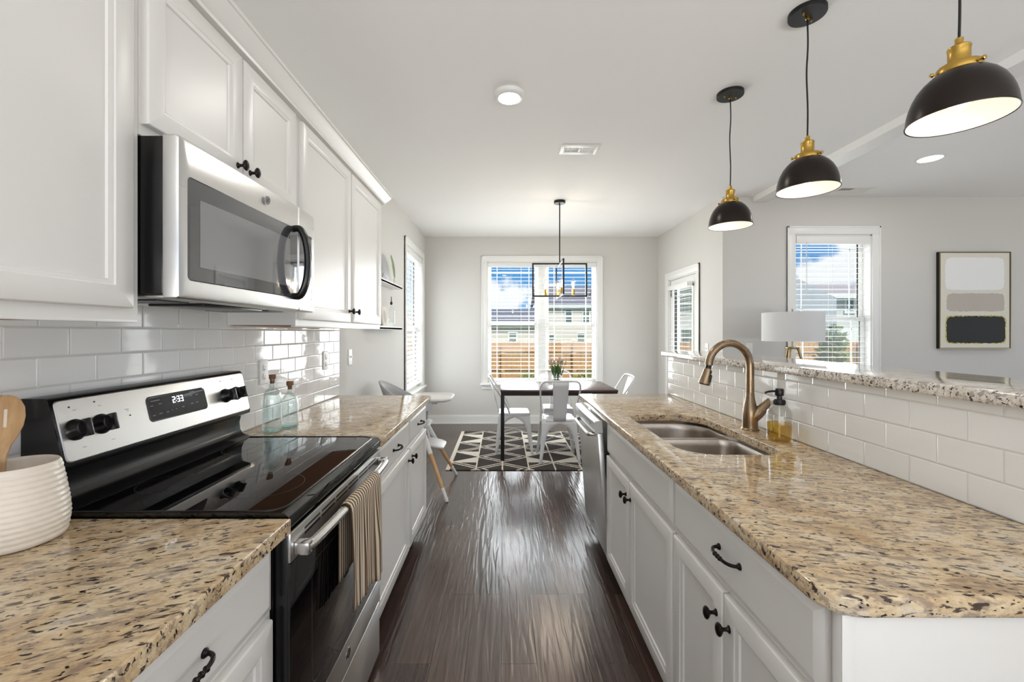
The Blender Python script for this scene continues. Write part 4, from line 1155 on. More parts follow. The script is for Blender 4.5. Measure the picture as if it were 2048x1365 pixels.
rad = [rad[min(len(rad)-1, int(i*(len(rad)-1)/(len(lv)-1)))] for i in range(len(lv))]
mb.tube(lv, rad, 18, sx=.85, up=(0, 1, 0)); mb.build('lever', 'faucet', t)

# soap dispenser
sx_, sy_ = 1.128, 1.735
t = thing('soap_dispenser', 'clear glass soap dispenser with black pump and amber soap', 'soap dispenser', (sx_, sy_, TOP))
z = TOP; c = (sx_, sy_, 0)
mb = MB(); mb.lathe([(.0003, z+.0008), (.042, z+.0008), (.0458, z+.005), (.0462, z+.02), (.0462, z+.108), (.044, z+.121), (.036, z+.133), (.024, z+.141), (.019, z+.145), (.0185, z+.158)], c, 40, None, False, False); mb.build('bottle', 'clear', t)
mb = MB(); mb.lathe([(.0003, z+.006), (.040, z+.006), (.0435, z+.010), (.0437, z+.072), (.0003, z+.072)], c, 40, None, False, False); mb.build('liquid_soap', 'soap', t, True, 40)
mb = MB(); mb.tube([(sx_, sy_, z+.012), (sx_, sy_, z+.145)], .0032, 10); mb.build('dip_tube', 'whitepl', t)
mb = MB(); mb.lathe([(.0195, z+.146), (.0205, z+.148), (.0205, z+.165), (.019, z+.168), (.0115, z+.169), (.0100, z+.172), (.0100, z+.182)], c, 28)
for i in range(20):
    a = i*PI/10; mb.box(sx_+.0203*math.cos(a)-.0012, sx_+.0203*math.cos(a)+.0012, sy_+.0203*math.sin(a)-.0012, sy_+.0203*math.sin(a)+.0012, z+.149, z+.164)
mb.build('collar', 'blackpl', t)
mb = MB(); mb.lathe([(.0098, z+.1815), (.0150, z+.184), (.0165, z+.190), (.0165, z+.207), (.0145, z+.212), (.0003, z+.213)], c, 28, None, True, False)
pmp = mb.build('pump_head', 'blackpl', t)
mb = MB(); mb.tube(spline([(sx_-.012, sy_, z+.201), (sx_-.035, sy_-.006, z+.202), (sx_-.058, sy_-.010, z+.199), (sx_-.064, sy_-.011, z+.195)], 4), .0042, 10); mb.build('nozzle', 'blackpl', pmp)

# dishwasher, door not quite pushed home
t = thing('dishwasher', 'stainless dishwasher with bar handle at the island end', 'dishwasher', (.87, 2.645, 0))
dy0, dy1 = 2.343, 2.946
mb = MB(); mb.box(.606, 1.186, dy0, dy1, .10, .872); mb.box(.67, 1.18, dy0+.004, dy1-.004, .001, .0995); mb.build('tub', 'blackmat', t, False)
ang = math.radians(-4.2)
T0 = Matrix.Translation((.602, 0, .108)) @ Matrix.Rotation(ang, 4, 'Y')
TD = T0 @ frame((0, 0, 0), (0, 1, 0), (0, 0, 1), (-1, 0, 0))
mb = MB(TD); mb.box(dy0+.002, dy1-.002, .004, .692, .0, .030, .004); dd = mb.build('door', 'steel', t)
mb = MB(TD)
us = 10; ring = []
for i in range(us+1):
    y = dy0+.002+(dy1-dy0-.004)*i/us; b = .006*(1-((i/us)*2-1)**2)
    ring.append([(y, .694, 0), (y, .694, .040+b), (y, .698, .043+b), (y, .755, .043+b), (y, .762, .036+b), (y, .762, 0)])
mb.rings(ring, True, True, True); cpn = mb.build('control_panel', 'steel', dd, True, 30)
mb = MB(TD)
for i in range(9): mb.box(dy0+.13+i*.038, dy0+.150+i*.038, .738, .741, .0475, .0492)
mb.box(dy0+.10, dy0+.108, .725, .745, .046, .0482)
mb.build('button_legends', 'legend', cpn, False)
mb = MB(TD); mb.tube(spline([(dy0+.085, .672, .029), (dy0+.092, .672, .058), (dy0+.12, .672, .066), ((dy0+dy1)/2, .672, .068), (dy1-.12, .672, .066), (dy1-.092, .672, .058), (dy1-.085, .672, .029)], 5), .0105, 12, sx=1.1, up=(0, 0, 1)); mb.build('handle', 'steelh', dd)
badge(TD, (dy0+dy1)/2+.02, .07, .0300, .012, dd)

# bar top and bracket
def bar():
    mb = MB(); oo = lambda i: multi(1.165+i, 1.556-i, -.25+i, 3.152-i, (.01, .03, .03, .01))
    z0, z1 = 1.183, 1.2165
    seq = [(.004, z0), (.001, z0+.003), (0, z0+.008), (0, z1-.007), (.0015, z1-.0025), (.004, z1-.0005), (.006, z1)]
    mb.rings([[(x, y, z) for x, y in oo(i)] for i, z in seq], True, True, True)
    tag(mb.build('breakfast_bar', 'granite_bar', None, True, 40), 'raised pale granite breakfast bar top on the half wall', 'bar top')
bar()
mb = MB(); mb.prism([(3.0925, 1.182), (3.140, 1.182), (3.140, 1.172), (3.112, 1.155), (3.102, 1.12), (3.0925, 1.085)], 'x', 1.208, 1.228)
tag(mb.build('bar_bracket', 'trim', None, False), 'small white bracket under the far end of the bar top', 'bracket')

# ================================================================== CEILING FIXTURES
def pendant(label, y):
    t = thing('pendant_light', label, 'pendant lamp', (0, 0, 0), 'dome pendants over the bar')
    H = CZ-1.987
    mb = MB(); mb.lathe([(.0735, H-.0005), (.0735, H-.018), (.0725, H-.0205), (.0003, H-.0205)], (0, 0, 0), 40, None, True, False); cn = mb.build('canopy', 'blackiron', t)
    for s in (-1, 1):
        mb = MB(); mb.lathe([(.0045, H-.0204), (.0045, H-.026), (.003, H-.031), (.0003, H-.0315)], (s*.036, s*.012, 0), 12); mb.build('screw_cap', 'brass', cn)
    mb = MB(); mb.lathe([(.008, H-.0204), (.008, H-.034), (.005, H-.037)], (0, 0, 0), 16); mb.build('cord_grip', 'brass', cn)
    mb = MB(); mb.tube(spline([(0, 0, H-.035), (.003, 0, H-.15), (-.002, .002, (H+.24)/2), (.002, 0, .36), (0, 0, .232)], 6), .0034, 8); mb.build('cord', 'blackpl', t)
    mb = MB(); mb.lathe([(.049, .132), (.0505, .135), (.0505, .152), (.048, .157), (.038, .161), (.0265, .163), (.025, .166), (.025, .204), (.0262, .206), (.0262, .211), (.024, .214), (.0105, .216), (.0095, .219), (.0095, .238), (.007, .240)], (0, 0, 0), 36); so = mb.build('socket_cap', 'brass', t)
    for a in (.6, 2.7, 4.8):
        mb = MB(); d = V((math.cos(a), math.sin(a), 0))
        mb.tube([d*.0495+V((0, 0, .144)), d*.058+V((0, 0, .144))], .0022, 8); mb.tube([d*.057+V((0, 0, .144)), d*.0585+V((0, 0, .144)), d*.064+V((0, 0, .144)), d*.0655+V((0, 0, .144))], [.004, .0062, .0062, .004], 12); mb.build('thumb_screw', 'brass', so)
    cur = [(.1185, 0), (.1178, .012), (.1155, .032), (.111, .053), (.104, .074), (.094, .095), (.080, .114), (.064, .129), (.046, .1385)]
    mb = MB(); mb.lathe([(.1165, .0005), (.1195, -.001), (.1202, .0015)]+cur, (0, 0, 0), 56, None, False, False); sh = mb.build('shade', 'shade_out', t, True, 50)
    mb = MB(); mb.lathe([(r-.0022, z+.0004) for r, z in cur]+[(.02, .1385)], (0, 0, 0), 56, None, False, False); mb.build('shade_lining', 'shade_in', sh, True, 60)
    mb = MB(); mb.lathe([(.012, .136), (.014, .115), (.024, .088), (.029, .065), (.026, .045), (.014, .033), (.0003, .030)], (0, 0, 0), 24, None, False, False); mb.build('bulb', 'warmglow', sh)
    ld = bpy.data.lights.get('pendant_lamp') or bpy.data.lights.new('pendant_lamp', 'POINT'); ld.energy = PEND_W; ld.color = (1, .83, .64); ld.shadow_soft_size = .02
    lo = bpy.data.objects.new('pendant_lamp', ld); C.objects.link(lo); lo.parent = t; lo.location = (0, 0, .018)
    t.location = (1.35, y, 1.987)
    return t
PEND_W = 0.15
p0 = pendant('black dome pendant nearest the viewpoint', 1.258)
for y, rz, lb in ((1.885, .25, 'middle black dome pendant of the three over the bar'), (2.525, -.15, 'farthest black dome pendant from the viewpoint')):
    c = copy_tree(p0); c.location = (1.35, y, 1.987); c.rotation_euler = (0, 0, rz); c['label'] = lb
CAN_W = 3.0
def ceiling_light(label, x, y, deep, r=.092, power=None):
    t = thing('ceiling_light', label, 'ceiling light', (x, y, CZ), 'round ceiling downlights')
    mb = MB()
    if deep: pr = [(r, -.0005), (r, -.012), (r*.94, -.022), (r*.80, -.029), (r*.72, -.0295), (r*.70, -.027), (.0003, -.027)]
    else: pr = [(r, -.0005), (r*.99, -.004), (r*.86, -.006), (r*.84, -.003), (.0003, -.003)]
    mb.lathe([(a, CZ+z) for a, z in pr], (x, y, 0), 40, None, True, False); mb.build('trim_ring', 'trim', t)
    zz = -.0275 if deep else -.0035
    mb = MB(); mb.lathe([(r*(.69 if deep else .83), CZ+zz), (r*.3, CZ+zz-.001), (.0003, CZ+zz-.001)], (x, y, 0), 32, None, False, False); mb.build('diffuser', 'glow', t)
    ld = bpy.data.lights.new('downlight', 'AREA'); ld.shape = 'DISK'; ld.size = r*1.3; ld.energy = power or CAN_W; ld.color = (1, .97, .92)
    lo = bpy.data.objects.new('downlight', ld); C.objects.link(lo); lo.parent = t; lo.location = (0, 0, zz-.006)
ceiling_light('white surface-mounted round ceiling light over the kitchen aisle', .037, 2.535, True)
ceiling_light('flush round downlight in the family room ceiling', 3.49, 3.473, False)
def vent(label, x0, x1, y0, y1, half_dark):
    t = thing('ceiling_vent', label, 'air vent', ((x0+x1)/2, (y0+y1)/2, CZ), 'ceiling air vents')
    mb = MB(); a, b = x0+.03, x1-.03; c, d = y0+.045, y1-.045
    for q in ((x0, a, y0, y1), (b, x1, y0, y1), (a, b, y0, c), (a, b, d, y1), ((a+b)/2-.008, (a+b)/2+.008, c, d)): mb.box(*q, CZ-.007, CZ-.0005, .0015)
    mb.build('frame', 'whitepl', t)
    mb = MB()
    for hv in (0, 1):
        h0_, h1_x = (a, (a+b)/2-.008) if hv == 0 else ((a+b)/2+.008, b)
        n = 9
        for i in range(n):
            xx = h0_+(h1_x-h0_)*(i+.5)/n; s = .0016 if hv == 0 else -.0032
            mb.rings([[(xx-.0015+dx_, yy, zz) for dx_, zz in ((-s, CZ-.0065), (-s+.003, CZ-.0065), (s+.003, CZ-.001), (s, CZ-.001))] for yy in (c, d)], True, True, True)
    mb.build('louvres', 'whitepl', t, False)
    mb = MB(); mb.box(a, b, c, d, CZ-.0009, CZ-.0003); mb.build('duct_opening', 'blackmat', t, False)
vent('small white louvred vent in the kitchen ceiling', .445, .742, 3.215, 3.385, True)
vent('white louvred vent in the family room ceiling', 3.30, 3.645, 4.13, 4.29, True)
def chandelier():
    x, y = .613, 4.60
    t = thing('chandelier', 'black open-frame rectangular chandelier with four bulbs', 'chandelier', (x, y, CZ))
    mb = MB(); mb.lathe([(.061, CZ-.0005), (.061, CZ-.024), (.058, CZ-.028), (.0003, CZ-.028)], (x, y, 0), 36, None, True, False); mb.build('canopy', 'blackiron', t)
    z1, z0 = 2.108, 1.742; s = .0085; hw = .298
    mb = MB(); mb.tube([(x, y, CZ-.027), (x, y, z1-.002)], .0065, 12); mb.build('rod', 'blackiron', t)
    def fr(axis):
        mb = MB()
        def bar(a0, a1, b0, b1):
            if axis == 'x': mb.box(x+a0, x+a1, y-s, y+s, b0, b1, .001, 1)
            else: mb.box(x-s, x+s, y+a0, y+a1, b0, b1, .001, 1)
        bar(-hw, hw, z1-2*s, z1); bar(-hw, hw, z0, z0+2*s); bar(-hw, -hw+2*s, z0+2*s, z1-2*s); bar(hw-2*s, hw, z0+2*s, z1-2*s)
        mb.build('frame', 'blackiron', t)
    fr('x'); z1 += .001; z0 += .001; fr('y'); z1 -= .001; z0 -= .001
    for dx_, dy_ in ((-.148, 0), (.148, 0), (0, -.148), (0, .148)):
        c = (x+dx_, y+dy_, 0)
        mb = MB(); mb.lathe([(.0165, z0+2*s+.0012), (.0165, z0+2*s+.062), (.0145, z0+2*s+.066), (.0003, z0+2*s+.066)], c, 20); so = mb.build('socket', 'brass', t)
        b = z0+2*s+.067
        mb = MB(); mb.lathe([(.0125, b), (.0135, b+.02), (.021, b+.05), (.0245, b+.072), (.0235, b+.09), (.016, b+.108), (.006, b+.114), (.0003, b+.115)], c, 24, None, False, False); mb.build('bulb', 'bulb', so)
        mb = MB()
        for q in range(4):
            a = q*PI/2+.4; mb.tube([(c[0]+.004*math.cos(a), c[1]+.004*math.sin(a), b+.008), (c[0]+.009*math.cos(a), c[1]+.009*math.sin(a), b+.082)], .0011, 6)
        mb.build('filament', 'filament', so)
        ld = bpy.data.lights.get('filament_lamp') or bpy.data.lights.new('filament_lamp', 'POINT'); ld.energy = 2.0; ld.color = (1, .86, .70); ld.shadow_soft_size = .02
        lo = bpy.data.objects.new('filament_lamp', ld); C.objects.link(lo); lo.parent = t; lo.location = (dx_, dy_, b+.05-CZ)
chandelier()

# ================================================================== DINING NOOK
mb = MB(); mb.box(-.565, 1.92, 4.172, 5.80, .0008, .0095, .003); 
rg_ = tag(mb.build('area_rug', 'rug', None), 'charcoal and cream geometric woven rug under the dining table', 'rug')
RZ = .0098
t = thing('dining_table', 'dark wood topped dining table with slim black legs', 'dining table', (.59, 4.85, RZ))
mb = MB(); mb.box(-.027, 1.207, 4.452, 5.245, .728, .753, .003); mb.build('tabletop', 'table', t)
mb = MB()
for q in ((-.022, 1.202, 4.457, 4.487), (-.022, 1.202, 5.21, 5.24), (-.022, .008, 4.487, 5.21), (1.172, 1.202, 4.487, 5.21)): mb.box(*q, .693, .7275)
mb.build('apron', 'blackiron', t, False)
for lx in (-.024, 1.166):
    for ly in (4.455, 5.204): MB().box(lx, lx+.038, ly, ly+.038, RZ+.0002, .693, .002).build('leg', 'blackiron', t)
def make_chair():
    t = thing('dining_chair', '', 'dining chair', (0, 0, 0), 'white metal chairs around the dining table')
    S = .447
    mb = MB(); k = 6
    def rr(i, z): return [(x, y, z) for x, y in multi(-.178+i, .178-i, -.178+i, .178-i, [max(.01, r-i) for r in (.055, .04, .04, .055)], k)]
    mb.rings([rr(.004, S-.030), rr(0, S-.022), rr(0, S-.010), rr(.004, S-.003), rr(.012, S), rr(.035, S-.001), rr(.05, S-.005), rr(.09, S-.007), rr(.14, S-.007)], True, False, True)
    mb.build('seat', 'whitemetal', t, True, 40)
    for sx in (-1, 1):
        for sy in (-1, 1):
            F = V((sx*.212, sy*.212, 0)); K = V((sx*.172, sy*.172, S-.012)); mb = MB()
            for ax, inw in ((0, V((-sx, 0, 0))), (1, V((0, -sy, 0)))):
                def P(w, z): return F.lerp(K, z/(S-.012))+inw*w
                zs = [0, .08, .16, .24, .29, .33, .36, .385, .40]
                ws = [.026, .031, .037, .045, .055, .071, .094, .128, .172]
                for i in range(len(zs)-1):
                    a = [P(0, zs[i]), P(ws[i]*.5, zs[i]), P(ws[i], zs[i])]; b = [P(0, zs[i+1]), P(ws[i+1]*.5, zs[i+1]), P(ws[i+1], zs[i+1])]
                    for q in (0, 1): mb.f([mb.v(a[q]), mb.v(a[q+1]), mb.v(b[q+1]), mb.v(b[q])])
                a = [P(0, .40), P(ws[-1]*.5, .40), P(ws[-1], .40)]; b = [P(0, .432), P(.086, .432), P(.172, .432)]
                for q in (0, 1): mb.f([mb.v(a[q]), mb.v(a[q+1]), mb.v(b[q+1]), mb.v(b[q])])
            bmesh.ops.remove_doubles(mb.bm, verts=mb.bm.verts[:], dist=1e-4)
            l = mb.build('leg', 'whitemetal', t, True, 50)
            so = l.modifiers.new('sheet', 'SOLIDIFY'); so.thickness = .003; so.offset = 0
            mb = MB(); mb.box(F.x-.014-sx*.009, F.x+.014-sx*.009, F.y-.014-sy*.009, F.y+.014-sy*.009, .0002, .010, .002); mb.build('foot_cap', 'greypl', l)
    half = [(.180, -.045, S-.012), (.184, -.085, .53), (.196, -.165, .66), (.203, -.225, .755), (.196, -.262, .815), (.168, -.283, .846), (.115, -.290, .853), (.05, -.292, .855)]
    pts = half+[(0, -.292, .855)]+[(-a, b, c) for a, b, c in half[::-1]]
    mb = MB(); mb.tube(spline(pts, 4), .0098, 10); mb.build('back_hoop', 'whitemetal', t)
    mb = MB(); R_ = []
    for q in range(9):
        s = q/8; z = S-.018+(.853-S+.012)*s; y = -.179-.118*s**1.25; w = .064+.019*s
        R_.append([(w*(-1+k/4), y-.010*(1-abs(-1+k/4)**2)*min(1, 4*s*(1.05-s)), z) for k in range(9)])
    mb.rings(R_, False); sp = mb.build('splat', 'whitemetal', t, True, 60)
    so = sp.modifiers.new('sheet', 'SOLIDIFY'); so.thickness = .003; so.offset = 0
    mb = MB()
    for a in ((-.2, -.2), (-.2, .2)):
        mb.tube([(a[0]*.97, a[1]*.97, .22), (0, 0, .245), (-a[0]*.97, -a[1]*.97, .22)], .004, 6)
    mb.build('cross_brace', 'whitemetal', t)
    return t
ch = make_chair()
for i, (x, y, rz, lb) in enumerate(((.585, 4.565, 0, 'white metal dining chair with its back to the kitchen, tucked under the table'),
                                    (.125, 4.90, -PI/2, 'white metal dining chair at the left end of the table, seen side-on'),
                                    (.66, 5.20, PI, 'white metal dining chair on the window side behind the flowers'),
                                    (1.185, 4.93, PI/2, 'white metal dining chair at the right end of the table, mostly hidden'))):
    o = ch if i == 0 else copy_tree(ch)
    o.location = (x, y, RZ); o.rotation_euler = (0, 0, rz); o['label'] = lb
# vase with tulips
vx, vy, vz = .617, 4.88, .7532
t = thing('flower_vase', 'clear glass vase of tulips in the middle of the dining table', 'vase', (vx, vy, vz))
mb = MB(); mb.lathe([(.0003, vz+.0006), (.034, vz+.0006), (.042, vz+.006), (.054, vz+.04), (.060, vz+.07), (.057, vz+.10), (.046, vz+.125), (.039, vz+.14), (.041, vz+.155), (.047, vz+.165), (.045, vz+.1655), (.0385, vz+.152), (.036, vz+.14), (.043, vz+.124), (.0545, vz+.10), (.0575, vz+.07), (.0515, vz+.04), (.039, vz+.012), (.0003, vz+.010)], (vx, vy, 0), 40, None, False, False)
mb.build('body', 'clear', t, True, 60)
mb = MB(); mb.lathe([(.0003, vz+.011), (.0385, vz+.013), (.051, vz+.04), (.0565, vz+.07), (.0565, vz+.075), (.0003, vz+.075)], (vx, vy, 0), 32, None, False, False); mb.build('water', 'clear', t)
def tulip():
    t = thing('tulip', 'dusty pink tulip standing in the glass vase', 'tulip', (0, 0, 0), 'tulips in the vase')
    mb = MB(); mb.tube(spline([(0, 0, 0), (.006, 0, .08), (.016, 0, .16), (.034, 0, .265)], 4), .0028, 6); mb.build('stem', 'leaf', t)
    for a, L_, ht in ((.6, .13, .10), (3.6, .11, .12)):
        mb = MB(); R_ = []
        for q in range(7):
            s = q/6; w = .011*math.sin(PI*min(1, s*.92+.08))
            p = V((.012+.03*s*math.cos(a), .03*s*math.sin(a), ht+L_*s)); n = V((-math.sin(a), math.cos(a), 0))
            R_.append([p-n*w, p+V((math.cos(a), math.sin(a), 0))*.003, p+n*w])
        mb.rings(R_, False); mb.build('leaf', 'leaf', t, True, 80)
    mb = MB(); c = V((.036, 0, .262))
    mb.lathe([(.003, 0), (.011, .006), (.0145, .018), (.013, .032), (.008, .044), (.002, .050)], c, 14, Matrix.Rotation(math.radians(10), 4, 'Y'), True, True, lambda a, z: 1+.10*abs(math.sin(a*1.5))); mb.build('flower_head', 'petal', t, True, 60)
    return t
tp = tulip()
for i in range(15):
    o = tp if i == 0 else copy_tree(tp)
    a = i*2.399; r = .004+.0012*i; s = .82+.20*random.random()
    o.location = (vx+r*math.cos(a), vy+r*math.sin(a), vz+.013); o.rotation_euler = (0, (.02+.014*i)*.9, a); o.scale = (s, s, s)
# high chair
def high_chair():
    cx, cy = -.78, 3.72
    t = thing('high_chair', 'white and grey high chair with beech legs beyond the left counter', 'high chair', (cx, cy, 0))
    mb = MB(); R_ = []
    n = 28
    for j in range(7):
        s = j/6; ring = []
        for i in range(n+1):
            a = math.radians(50)+(2*PI-math.radians(100))*i/n       # U open to +X
            back = (1-math.cos(a))/2
            top = .70+.235*back**1.6
            z = .565+(top-.565)*s
            rx = (.165+.055*s*back+.02*s); ry = (.155+.03*s)
            ring.append((cx-.01+rx*math.cos(a)-.05*s*back, cy+ry*math.sin(a), z))
        R_.append(ring)
    mb.rings(R_, False); sh = mb.build('seat_shell', 'shellgrey', t, True, 60)
    so = sh.modifiers.new('shell', 'SOLIDIFY'); so.thickness = .012; so.offset = 0
    mb = MB(); mb.rings([[(x, y, z) for x, y in rrect(cx-.17+i, cx+.15-i, cy-.155+i, cy+.155-i, .07, 5)] for i, z in ((.01, .545), (0, .552), (0, .566), (.008, .572))], True, True, True); mb.build('seat', 'greypl', t)
    mb = MB(); x0, x1, y0, y1 = -.79, -.432, 3.505, 3.895
    rr_ = lambda i, z: [(x, y, z) for x, y in rrect(x0+i, x1-i, y0+i, y1-i, .10-i*.6, 8)]
    mb.rings([rr_(.03, .772), rr_(.008, .780), rr_(0, .793), rr_(.002, .805), (rr_(.008, .808)), rr_(.016, .805), rr_(.026, .795), rr_(.05, .793)], True, True, True); mb.build('tray', 'whitepl', t)
    mb = MB()
    for s in (-1, 1): mb.box(-.76, -.60, cy+s*.17-.012, cy+s*.17+.012, .70, .7718, .006)
    mb.build('tray_arm', 'greypl', t)
    for fx_, fy_, tx, ty in ((-.447, 3.395, -.70, 3.625), (-.443, 4.05, -.70, 3.815), (-1.09, 3.395, -.86, 3.625), (-1.09, 4.05, -.86, 3.815)):
        a = V((fx_, fy_, .001)); b = V((tx, ty, .56)); d = b-a
        mb = MB(); mb.tube([a+d*.17, a+d*.62], [.0145, .0165], 14); lg = mb.build('leg', 'oak', t)
        mb = MB(); mb.tube([a+V((0, 0, .0)), a+d*.01, a+d*.172], [.012, .0145, .0155], 14); mb.build('foot_tip', 'whitepl', lg)
        mb = MB(); mb.tube([a+d*.615, a+d*1.0], [.0185, .021], 14); mb.build('leg_sleeve', 'whitepl', lg)
    mb = MB(); mb.rings([[(x+.0, y, z-(x+.59)*.25) for x, y in rrect(-.665+i, -.505-i, cy-.125+i, cy+.125-i, .045, 5)] for i, z in ((.004, .382), (0, .386), (0, .396), (.006, .400))], True, True, True)
    ft = mb.build('footrest', 'greypl', t)
    mb = MB()
    for s in (-1, 1): mb.tube([(-.66, cy+s*.10, .405), (-.685, cy+s*.10, .50), (-.70, cy+s*.10, .56)], .010, 8)
    mb.build('footrest_strut', 'whitepl', ft)
high_chair()

# ================================================================== LEFT WALL LEDGES
def ledge(label, y0, y1, z, d=.098):
    mb = MB(); mb.box(XL+.001, XL+d, y0, y1, z-.02, z, .002); mb.box(XL+.001, XL+.012, y0, y1, z+.0002, z+.055, .002); mb.box(XL+d-.010, XL+d, y0, y1, z-.022, z+.012, .002)
    return tag(mb.build('wall_ledge', 'trim', None), label, 'wall shelf', 'white picture ledges on the left wall')
Z1, Z2 = 1.828, 1.405
ledge('upper white wall ledge holding a plate and fern', 3.5, 4.47, Z1)
ledge('lower white wall ledge holding a clear bottle and card', 3.5, 4.47, Z2)
t = thing('decor_plate', 'round grey plate leaning on an easel on the upper ledge', 'plate', (-1.10, 3.975, Z1+.0006))
TP = Matrix.Translation((-1.098, 3.965, Z1+.137)) @ Matrix.Rotation(math.radians(78), 4, 'Y')
mb = MB(TP); mb.lathe([(.0003, .004), (.07, .004), (.095, -.002), (.128, -.008), (.131, -.007), (.130, -.004), (.097, .004), (.07, .010), (.0003, .010)], (0, 0, 0), 56, None, False, False); mb.build('dish', 'shellgrey', t)
mb = MB()
for s in (-.055, .055):
    mb.tube([(XL+.020, 3.965+s, Z1+.10), (XL+.022, 3.965+s, Z1+.004), (XL+.078, 3.965+s, Z1+.004), (XL+.080, 3.965+s, Z1+.035)], .0022, 6)
mb.tube([(XL+.02, 3.91, Z1+.06), (XL+.02, 4.02, Z1+.06)], .0022, 6); mb.build('wire_easel', 'blackiron', t)
t = thing('fern_sprig', 'green fern sprig standing in a small white bud vase', 'fern', (-1.10, 4.31, Z1))
mb = MB(); mb.lathe([(.0003, Z1+.0006), (.018, Z1+.0006), (.021, Z1+.01), (.020, Z1+.035), (.011, Z1+.055), (.009, Z1+.072), (.011, Z1+.078), (.009, Z1+.078), (.007, Z1+.06), (.0003, Z1+.05)], (-1.10, 4.31, 0), 24, None, False, False); mb.build('bud_vase', 'whitepl', t)
st = spline([(-1.10, 4.31, Z1+.055), (-1.10, 4.30, Z1+.11), (-1.10, 4.25, Z1+.20), (-1.10, 4.16, Z1+.28)], 8)
mb = MB(); mb.tube(st, [.0022]*len(st), 6); mb.build('stem', 'fern', t)
mb = MB()
for i in range(4, len(st)-1):
    p = st[i]; d = (st[i+1]-st[i]).normalized(); n = V((1, 0, 0)).cross(d).normalized(); L_ = .052*math.sin(PI*(.15+.80*(i-4)/(len(st)-5)))+.006
    for s in (-1, 1):
        e = p+n*s*L_+d*L_*.5; w = d*.008
        mb.f([mb.v(p-w), mb.v(p+(e-p)*.5-w*.8+V((.002, 0, 0))), mb.v(e), mb.v(p+(e-p)*.5+w*.8+V((.002, 0, 0))), mb.v(p+w)])
mb.build('fronds', 'fern', t, False)
t = thing('decor_card', 'small patterned card leaning on the lower ledge', 'card', (XL+.045, 4.06, Z2))
TC = Matrix.Translation((XL+.030, 4.05, Z2+.0008)) @ Matrix.Rotation(math.radians(-6), 4, 'Y')
mb = MB(TC); mb.box(0, .012, -.075, .075, .0, .20, .001); mb.build('board', 'canvas', t)
mb = MB(TC); mb.rings([[(.0125, .048*math.cos(a*PI/20), .10+.062*math.sin(a*PI/20)) for a in range(40)], [(.0135, .040*math.cos(a*PI/20), .10+.052*math.sin(a*PI/20)) for a in range(40)], [(.0126, .026*math.cos(a*PI/20), .10+.034*math.sin(a*PI/20)) for a in range(40)], [(.0135, .016*math.cos(a*PI/20), .10+.02*math.sin(a*PI/20)) for a in range(40)]], True, False, True); mb.build('printed_medallion', 'p_taupe', t)
t = thing('oil_bottle', 'clear glass oil bottle with black pourer on the lower ledge', 'bottle', (-1.103, 4.20, Z2))
c = (-1.103, 4.20, 0)
mb = MB(); mb.lathe([(.0003, Z2+.0007), (.032, Z2+.0007), (.036, Z2+.005), (.036, Z2+.16), (.031, Z2+.18), (.018, Z2+.20), (.0125, Z2+.215), (.0125, Z2+.24)], c, 32, None, False, False); mb.build('body', 'clear', t, True, 50)
mb = MB(); mb.lathe([(.011, Z2+.225), (.0135, Z2+.241), (.0135, Z2+.248), (.008, Z2+.252), (.0048, Z2+.262), (.0036, Z2+.30), (.0036, Z2+.308)], c, 16); mb.build('pourer', 'blackpl', t)

# ================================================================== FAMILY ROOM
t = thing('framed_painting', 'framed abstract of white, taupe and black blocks on the family room wall', 'painting', (4.91, YF, 1.69))
px0, px1, pz0, pz1 = 4.545, 5.285, 1.188, 2.198
TP = TF
mb = MB(TP)
for q in ((px0, px0+.006, pz0, pz1), (px1-.006, px1, pz0, pz1), (px0+.006, px1-.006, pz0, pz0+.006), (px0+.006, px1-.006, pz1-.006, pz1)): mb.box(*q, .0335, .041)
mb.build('front_edge', 'gold', t, False)
mb = MB(TP)
for q in ((px0, px0+.010, pz0, pz1), (px1-.010, px1, pz0, pz1), (px0+.01, px1-.01, pz0, pz0+.01), (px0+.01, px1-.01, pz1-.01, pz1)): mb.box(*q, .001, .0334)
mb.build('frame', 'blackpl', t, False)
mb = MB(TP); mb.box(px0+.0105, px1-.0105, pz0+.0105, pz1-.0105, .004, .034); cv = mb.build('canvas', 'canvas', t, False)
def blot(name, m, a0, a1, b0, b1, n0, n1, jit, seed):
    rnd = random.Random(seed); P = []
    per = 2*((a1-a0)+(b1-b0)); N_ = 110
    for i in range(N_):
        d = per*i/N_
        for L_, f in (((a1-a0), lambda q: (a0+q, b0)), ((b1-b0), lambda q: (a1, b0+q)), ((a1-a0), lambda q: (a1-q, b1)), ((b1-b0), lambda q: (a0, b1-q))):
            if d <= L_: P.append(f(d)); break
            d -= L_
    ca, cb = (a0+a1)/2, (b0+b1)/2; Q = []
    for (a, b) in P:
        u = (a-ca)/((a1-ca)); v = (b-cb)/((b1-cb)); k = 1-.035*(abs(u*v)**6)*2
        Q.append((ca+(a-ca)*k+rnd.uniform(-jit, jit), cb+(b-cb)*k+rnd.uniform(-jit, jit)))
    mb = MB(TP); mb.rings([[(a, b, n0) for a, b in Q], [(a, b, n1) for a, b in Q]], True, True, True)
    return mb.build(name, m, cv, False)
def pxy(x0_, x1_, y0_, y1_):
    f = 4.42/850
    return ((x0_-1006)*f, (x1_-1006)*f, 1.354+(666-y1_)*f, 1.354+(666-y0_)*f)
blot('white_block', 'p_white', *pxy(1891.5, 2009.5, 515, 580.5), .034, .0354, .003, 1)
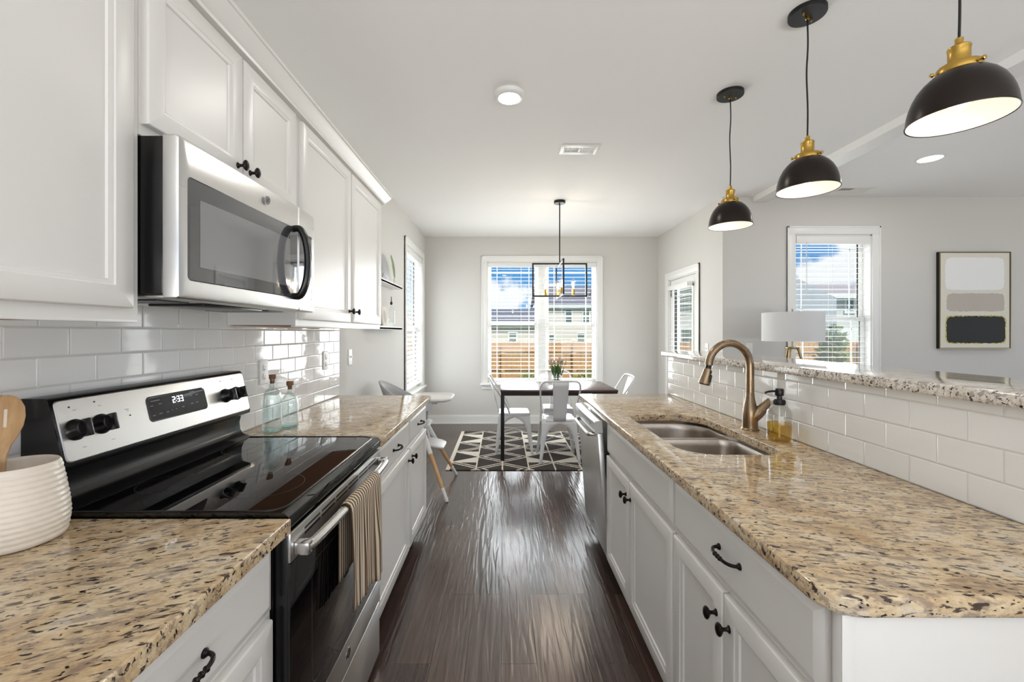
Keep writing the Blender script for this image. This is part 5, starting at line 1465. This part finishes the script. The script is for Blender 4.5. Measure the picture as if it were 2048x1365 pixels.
blot('taupe_block', 'p_taupe', *pxy(1895, 2010, 587, 623), .034, .0352, .004, 2)
blot('gold_fringe', 'p_gold', *pxy(1892, 2013.5, 631, 688), .034, .0352, .005, 3)
blot('black_block', 'p_black', *pxy(1894, 2011.5, 633, 686.5), .0345, .0362, .005, 4)

lx, ly = 2.655, 3.90
t = thing('floor_lamp', 'tripod floor lamp with white drum shade and gold legs', 'floor lamp', (lx, ly, 0))
mb = MB(); zb_, zt_ = 1.277, 1.539
R_ = [(.243, zb_), (.2435, zt_), (.2405, zt_), (.240, zb_), (.243, zb_)]
mb.lathe(R_, (lx, ly, 0), 72, None, False, False); sh = mb.build('drum_shade', 'fabric', t, True, 40)
mb = MB(); mb.lathe([(.0075, zt_-.02), (.0075, zt_+.012), (.004, zt_+.022), (.006, zt_+.03), (.0003, zt_+.034)], (lx, ly, 0), 14); mb.build('finial', 'gold', sh)
mb = MB()
for a in (0, 2.094, 4.188): mb.tube([(lx, ly, zt_-.012), (lx+.24*math.cos(a), ly+.24*math.sin(a), zt_-.004)], .002, 6)
mb.build('spider', 'gold', sh)
mb = MB(); mb.tube([(lx, ly, 1.215), (lx, ly, zt_-.01)], .0085, 12); mb.build('stem', 'gold', t)
mb = MB(); mb.lathe([(.0003, 1.205), (.056, 1.205), (.058, 1.208), (.058, 1.221), (.056, 1.224), (.0003, 1.224)], (lx, ly, 0), 32, None, False, False); mb.build('hub_plate', 'gold', t)
for a in (PI*.5+.12, PI*.5+.12+2.094, PI*.5+.12+4.188):
    mb = MB(); d = V((math.cos(a), math.sin(a), 0)); p = V((lx, ly, 0))
    mb.tube([p+d*.046+V((0, 0, 1.206)), p+d*.36+V((0, 0, .0005))], [.0115, .009], 12); mb.build('leg', 'gold', t)
plate(TF, 2.58, 1.185, 'white light switch on the family room wall left of the drum lamp', 'switch', .0008, 'light_switch', 'switch')
plate(TR, 4.80, 1.175, 'white light switch on the nook wall beside the patio door', 'switch', .0008, 'light_switch', 'switch')
